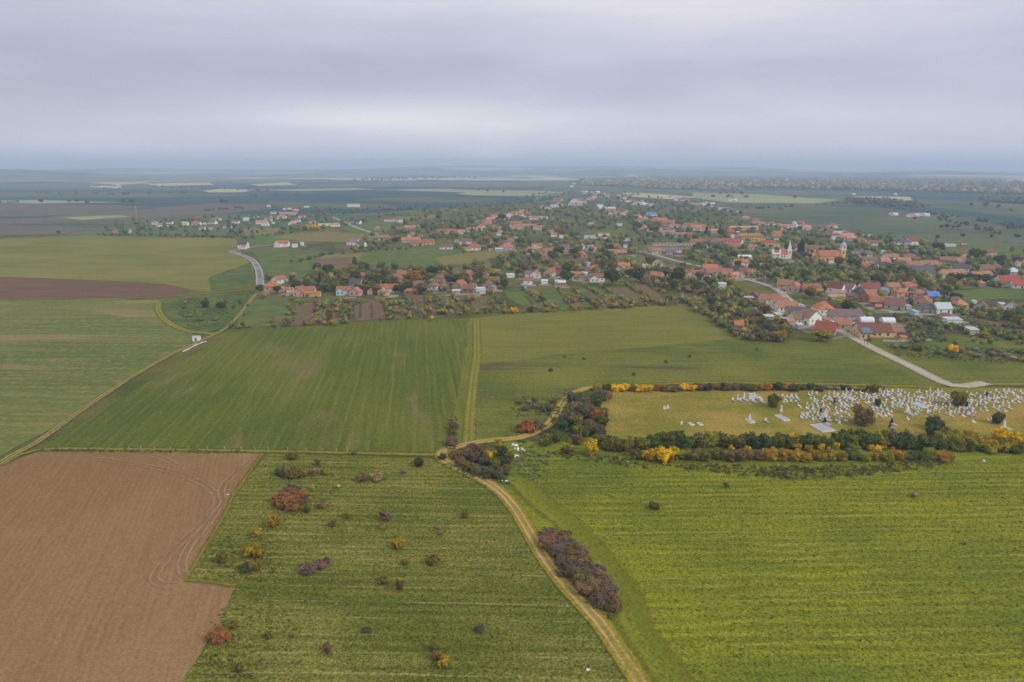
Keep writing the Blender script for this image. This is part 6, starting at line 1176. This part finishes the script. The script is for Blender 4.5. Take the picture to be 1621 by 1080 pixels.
for px, py in [(65, 322), (110, 321), (122, 321), (138, 323), (196, 322), (208, 322), (352, 322), (358, 322), (93, 371), (771, 304), (797, 305), (758, 302), (1498, 347), (1528, 356), (1545, 361), (1560, 364), (1524, 376), (1484, 379), (1569, 377), (1448, 348), (1490, 362), (1499, 362), (1509, 362), (1517, 362), (1600, 335), (1580, 330), (1537, 327), (1560, 328), (1200, 332), (1208, 332), (1258, 315), (1140, 308), (1150, 308), (1160, 308), (1174, 309)]:
    x, y = G(px, py); s = scl(py); add_tree(x, y, rng.uniform(4.5, 7.5) if py > 330 else rng.uniform(7, 12), 'dark', 'on the open far plain', 'round', 1.3)
BUSHES.sort(key=lambda q: -q[0])
for q, a in BUSHES[:298]: make_bush(*a)
n_t = sum(1 for r in REG if r[3] == 'tree')
for c in cand:
    x, y, h, col, zone, py = c
    if h >= 3.4 and zone and n_t < 297: add_tree(x, y, h, col, zone, 'round', rng.uniform(.9, 1.35)); n_t += 1
    else: STF.append((x, y, h, rng.uniform(.95, 1.5), LC[col][1] if col != 'gold' else (.26, .21, .035)))
print('trees', n_t, 'rest', len(STF), 'houses', len(HOUSES), 'graves', len(seen), 'bushes', sum(1 for r in REG if r[3] == 'bush'))
def stuff_trees(name, items, nleaf, label, cat, leaf=.42, core=True, zb=.2):
    r = npr; Vs, Fs, Cs = [], [], []; base = 0
    fv, ff = ICO1
    for x, y, h, w, col in items:
        c = np.array(col) * r.uniform(.8, 1.2)
        R_ = h * .42 * w; k = nleaf
        nl = 3; cen = np.stack([r.normal(size=nl) * R_ * .35, r.normal(size=nl) * R_ * .35, h * (.55 + .14 * r.normal(size=nl))], 1)
        d = r.normal(size=(k, 3)); d /= np.linalg.norm(d, axis=1)[:, None]; q = cen[r.integers(0, nl, k)]
        P = q + d * np.array([R_ * .78, R_ * .78, h * .40]) * r.uniform(.7, 1.1, k)[:, None]; P[:, 2] = np.maximum(P[:, 2], .1)
        nn = d + r.normal(size=(k, 3)) * .5 + np.array([0, 0, .3]); nn /= np.linalg.norm(nn, axis=1)[:, None]
        v, f = leaf_quads(P, nn, leaf * (h / 5) ** .5, 1.0, r); v = v + np.array([x, y, zb]); Vs.append(v); Fs.append(f + base); base += len(v); Cs.append(np.repeat(c[None] * 1.0, len(v), 0) * np.repeat(r.uniform(.85, 1.2, (k, 1)), 4, 0))
        if core:
            cv = fv * np.array([R_ * .8, R_ * .8, h * .42]) * (1 + .1 * r.normal(size=(len(fv), 1))) + np.array([x, y, zb + h * .5]); Vs.append(cv); Fs.append(np.concatenate([ff, ff[:, :1]], 1) + base); base += len(cv); Cs.append(np.repeat(c[None], len(cv), 0))
    V = np.concatenate(Vs); F = np.concatenate(Fs); C = np.concatenate(Cs)
    t = F[:, 3] == F[:, 0]
    nq, nt = int((~t).sum()), int(t.sum())
    me = bpy.data.meshes.new(name); me.vertices.add(len(V)); me.vertices.foreach_set('co', V.astype(np.float32).ravel())
    li = np.concatenate([F[~t].ravel(), F[t][:, :3].ravel()]).astype(np.int32); me.loops.add(len(li)); me.loops.foreach_set('vertex_index', li)
    me.polygons.add(nq + nt); me.polygons.foreach_set('loop_start', np.concatenate([np.arange(nq) * 4, nq * 4 + np.arange(nt) * 3]).astype(np.int32))
    a = me.color_attributes.new('Col', 'FLOAT_COLOR', 'POINT'); cc = np.ones((len(V), 4), dtype=np.float32); cc[:, :3] = C; a.data.foreach_set('color', cc.ravel())
    me.materials.append(M_STUFF); me.update(); me.validate(); o = ob(name, me); tag(o, label, cat, kind='stuff'); return o
stuff_trees('distant_trees', STF, 46, 'mass of garden trees and shrubs between the farther village houses', 'trees')
stuff_trees('scrub', [(a[0], a[1], a[3] * 1.1, a[2] / a[3], LC[a[4]][1]) for q, a in BUSHES[298:]], 220, 'low scrub and brambles in the meadows and below the hedges', 'scrub', leaf=.2)
stuff_trees('weeds', WEEDS, 34, 'rough weeds growing below the hedges and around the meadow bushes', 'weeds', leaf=.34, core=False)
# the wood across the plain and hedges of the far fields
W = []
def wood(poly, n, h0, h1, pal):
    P = [G(*p) for p in poly]; xs = [p[0] for p in P]; ys = [p[1] for p in P]; k = 0
    while k < n:
        x, y = rng.uniform(min(xs), max(xs)), rng.uniform(min(ys), max(ys))
        if inpoly((x, y), P): W.append((x, y, rng.uniform(h0, h1), 1.4, rng.choice(pal))); k += 1
AUT = [(.14, .14, .07), (.24, .19, .09), (.36, .27, .13), (.10, .11, .06), (.20, .15, .09), (.42, .32, .17), (.09, .10, .06)]
DK = [(.07, .09, .065), (.085, .10, .07), (.10, .10, .07)]
wood([(915, 291), (1000, 293), (1180, 298), (1320, 302), (1500, 306), (1500, 298), (1250, 290), (1000, 285), (920, 285)], 2600, 13, 22, AUT)
wood([(920, 295), (1010, 296), (1030, 300), (1180, 304), (1160, 298), (1000, 293), (920, 292)], 500, 12, 18, [(.30, .24, .15), (.24, .19, .10), (.12, .11, .06)])
wood([(1500, 298), (1700, 305), (1700, 311), (1500, 306)], 700, 12, 18, AUT)
wood([(1340, 316), (1440, 322), (1470, 330), (1430, 330), (1340, 322)], 160, 6, 12, DK)
wood([(1550, 316), (1700, 322), (1700, 327), (1560, 321)], 160, 6, 12, DK)
wood([(560, 288), (880, 278), (1100, 280), (1100, 277), (800, 274), (560, 283)], 900, 14, 20, DK)
wood([(1000, 290), (1621, 305), (2200, 320), (2200, 300), (1621, 288), (1000, 279)], 1500, 14, 20, DK + AUT[:2])
for pts, n in [([(60, 306), (200, 308), (290, 306)], 60), ([(0, 321), (25, 321)], 14), ([(400, 312), (470, 311)], 30), ([(600, 333), (760, 328), (880, 315)], 120), ([(380, 330), (330, 334)], 20), ([(1180, 330), (1260, 333)], 8), ([(1350, 322), (1480, 340), (1621, 362), (1700, 370)], 60), ([(1480, 345), (1560, 366), (1621, 378)], 26), ([(1600, 362), (1640, 364)], 8), ([(1000, 318), (1200, 329), (1340, 322)], 30),
               ([(1440, 395), (1621, 400)], 10), ([(620, 283), (700, 280)], 60), ([(1130, 312), (1180, 313)], 12), ([(240, 296), (420, 302)], 40)]:
    L = smooth_line([G(*p) for p in pts], 5.0)
    for i in range(n): p = rng.choice(L); W.append((p.x + rng.uniform(-8, 8), p.y + rng.uniform(-12, 12), rng.uniform(3, 5.5) * (1 if p.y < 1900 else 1.7), 1.3, rng.choice(DK)))
stuff_trees('far_wood', W, 9, 'far autumn wood and hedges across the plain', 'wood', leaf=1.6)
# far hamlet on the slope at left: pale specks of houses and the white blocks of the plain at right
for px, py in [(146, 296), (152, 297), (158, 297), (163, 296), (170, 297), (176, 297), (182, 298), (187, 297), (186, 294), (1413, 341), (1418, 342), (1440, 344), (1446, 344), (1452, 343), (1459, 342), (1463, 342), (1468, 343), (1352, 309), (1418, 309), (1160, 317), (1156, 319), (1165, 318), (925, 293), (909, 292), (905, 296)]:
    house(px, py, 9 * scl(py) if py > 300 else 22 * scl(py), 7, rng.choice((0, 20)), 'S' if rng.random() < .7 else 'K', 'W', 'g', zone='far out on the plain', hw=3, detail=False)

# weeds and grass tussocks of the near meadows
def tufts():
    r = npr; polys = [([(425, 718), (560, 722), (690, 725), (735, 745), (790, 780), (830, 830), (870, 895), (940, 985), (1010, 1080), (1010, 1130), (300, 1130), (284, 1090), (340, 1000), (372, 928), (292, 922), (368, 795), (372, 775)], 26000, 'l'), ([(835, 740), (960, 700), (1300, 735), (1640, 725), (1640, 1120), (1060, 1120), (985, 1000), (900, 850)], 36000, 'r')]
    P, C, Sz = [], [], []
    for poly, n, side in polys:
        W_ = [G(*p) for p in poly]; a = np.array(W_); lo, hi = a.min(0), a.max(0); k = 0
        while k < n:
            x, y = r.uniform(lo[0], hi[0]), r.uniform(lo[1], hi[1])
            px, py = topix(x, y)
            if not inpoly((px, py), poly): continue
            row = .5 + .5 * math.sin(y * 2.7 + 1.2 * math.sin(x * .03) + (.05 if side == 'r' else -.05) * x)
            if r.random() > .25 + .75 * row: k += .25; continue
            P.append((x, y, .18)); k += 1; t = r.random(); Sz.append(r.uniform(.06, .15) * (1.7 if r.random() < .05 else 1))
            C.append((.14, .16, .015) if t < .4 else ((.28, .25, .02) if t < .8 else ((.08, .10, .012) if t < .93 else (.34, .27, .10))))
    P = np.array(P); C = np.array(C); Sz = np.array(Sz); n = len(P); Vs, Fs, Cs = [], [], []
    for j in range(3):
        a = r.uniform(0, 6.28, n); dx, dy = np.cos(a) * Sz, np.sin(a) * Sz; z = Sz * r.uniform(.5, 1.0, n)
        o = r.normal(size=(n, 2)) * Sz[:, None] * .5
        b = P + np.stack([o[:, 0], o[:, 1], 0 * z], 1)
        v = np.stack([b + np.stack([-dx, -dy, 0 * z], 1), b + np.stack([dx, dy, 0 * z], 1), b + np.stack([dx * .6 + dy * .4, dy * .6 - dx * .4, z], 1), b + np.stack([-dx * .7 + dy * .4, -dy * .7 - dx * .4, z * .8], 1)], 1).reshape(-1, 3)
        Vs.append(v); Fs.append(np.arange(4 * n).reshape(-1, 4) + j * 4 * n); Cs.append(np.repeat(C, 4, 0))
    tag(ob('grass_tussocks', me_np('grass_tussocks', np.concatenate(Vs), np.concatenate(Fs), M_STUFF, np.concatenate(Cs))), 'grass and weed tussocks in rows over the two near meadows', 'grass', kind='stuff')
tufts()

# ---------------------------------------------------------------- labels: look, place, then order from the left
ORD = ['leftmost', 'second', 'third', 'fourth', 'fifth', 'sixth', 'seventh', 'eighth', 'ninth', 'tenth', 'eleventh', 'twelfth', 'thirteenth', 'fourteenth', 'fifteenth', 'sixteenth', 'seventeenth', 'eighteenth', 'nineteenth', 'twentieth']
def ordword(i, n):
    if i == 0: return 'leftmost such'
    if i == n - 1: return 'rightmost such'
    if i < n / 2 or n - 1 - i >= 20: return (ORD[i] if i < 20 else f'{i + 1}th') + ' such from left'
    return ORD[n - 1 - i] + ' such from right'
GRP = {'tree': 'trees ', 'bush': 'bushes ', 'grave': 'graves ', 'house': 'houses ', 'shed': 'sheds ', 'utility pole': 'utility poles ', 'fence post': 'posts ', 'plastic bag': 'plastic bags '}
def label_all():
    by = {}
    for o, d, z, c in REG: by.setdefault((d, z, c), []).append(o)
    for (d, z, c), L in by.items():
        L.sort(key=lambda o: topix(o.location.x, o.location.y)[0]); n = len(L)
        for i, o in enumerate(L): tag(o, f'{d} {z}' + (f', {ordword(i, n)}' if n > 1 else ''), c, GRP.get(c, c + ' ') + z)
label_all()
# ---------------------------------------------------------------- the air
def haze():
    mb = MB(); mb.box(-20900, -3900, -1.5, 20900, 20900, 240)
    m = bpy.data.materials.new('haze_air'); m.use_nodes = True; nt = m.node_tree; nt.nodes.clear()
    out = nt.nodes.new('ShaderNodeOutputMaterial'); v = nt.nodes.new('ShaderNodeVolumePrincipled')
    v.inputs['Color'].default_value = (0.64, 0.78, 1.0, 1); v.inputs['Density'].default_value = 0.00017; v.inputs['Anisotropy'].default_value = 0.1
    nt.links.new(v.outputs[0], out.inputs['Volume'])
    tag(mb.build('haze', m), kind='stuff', label='pale blue haze thickening over the far plain', cat='haze')
haze()
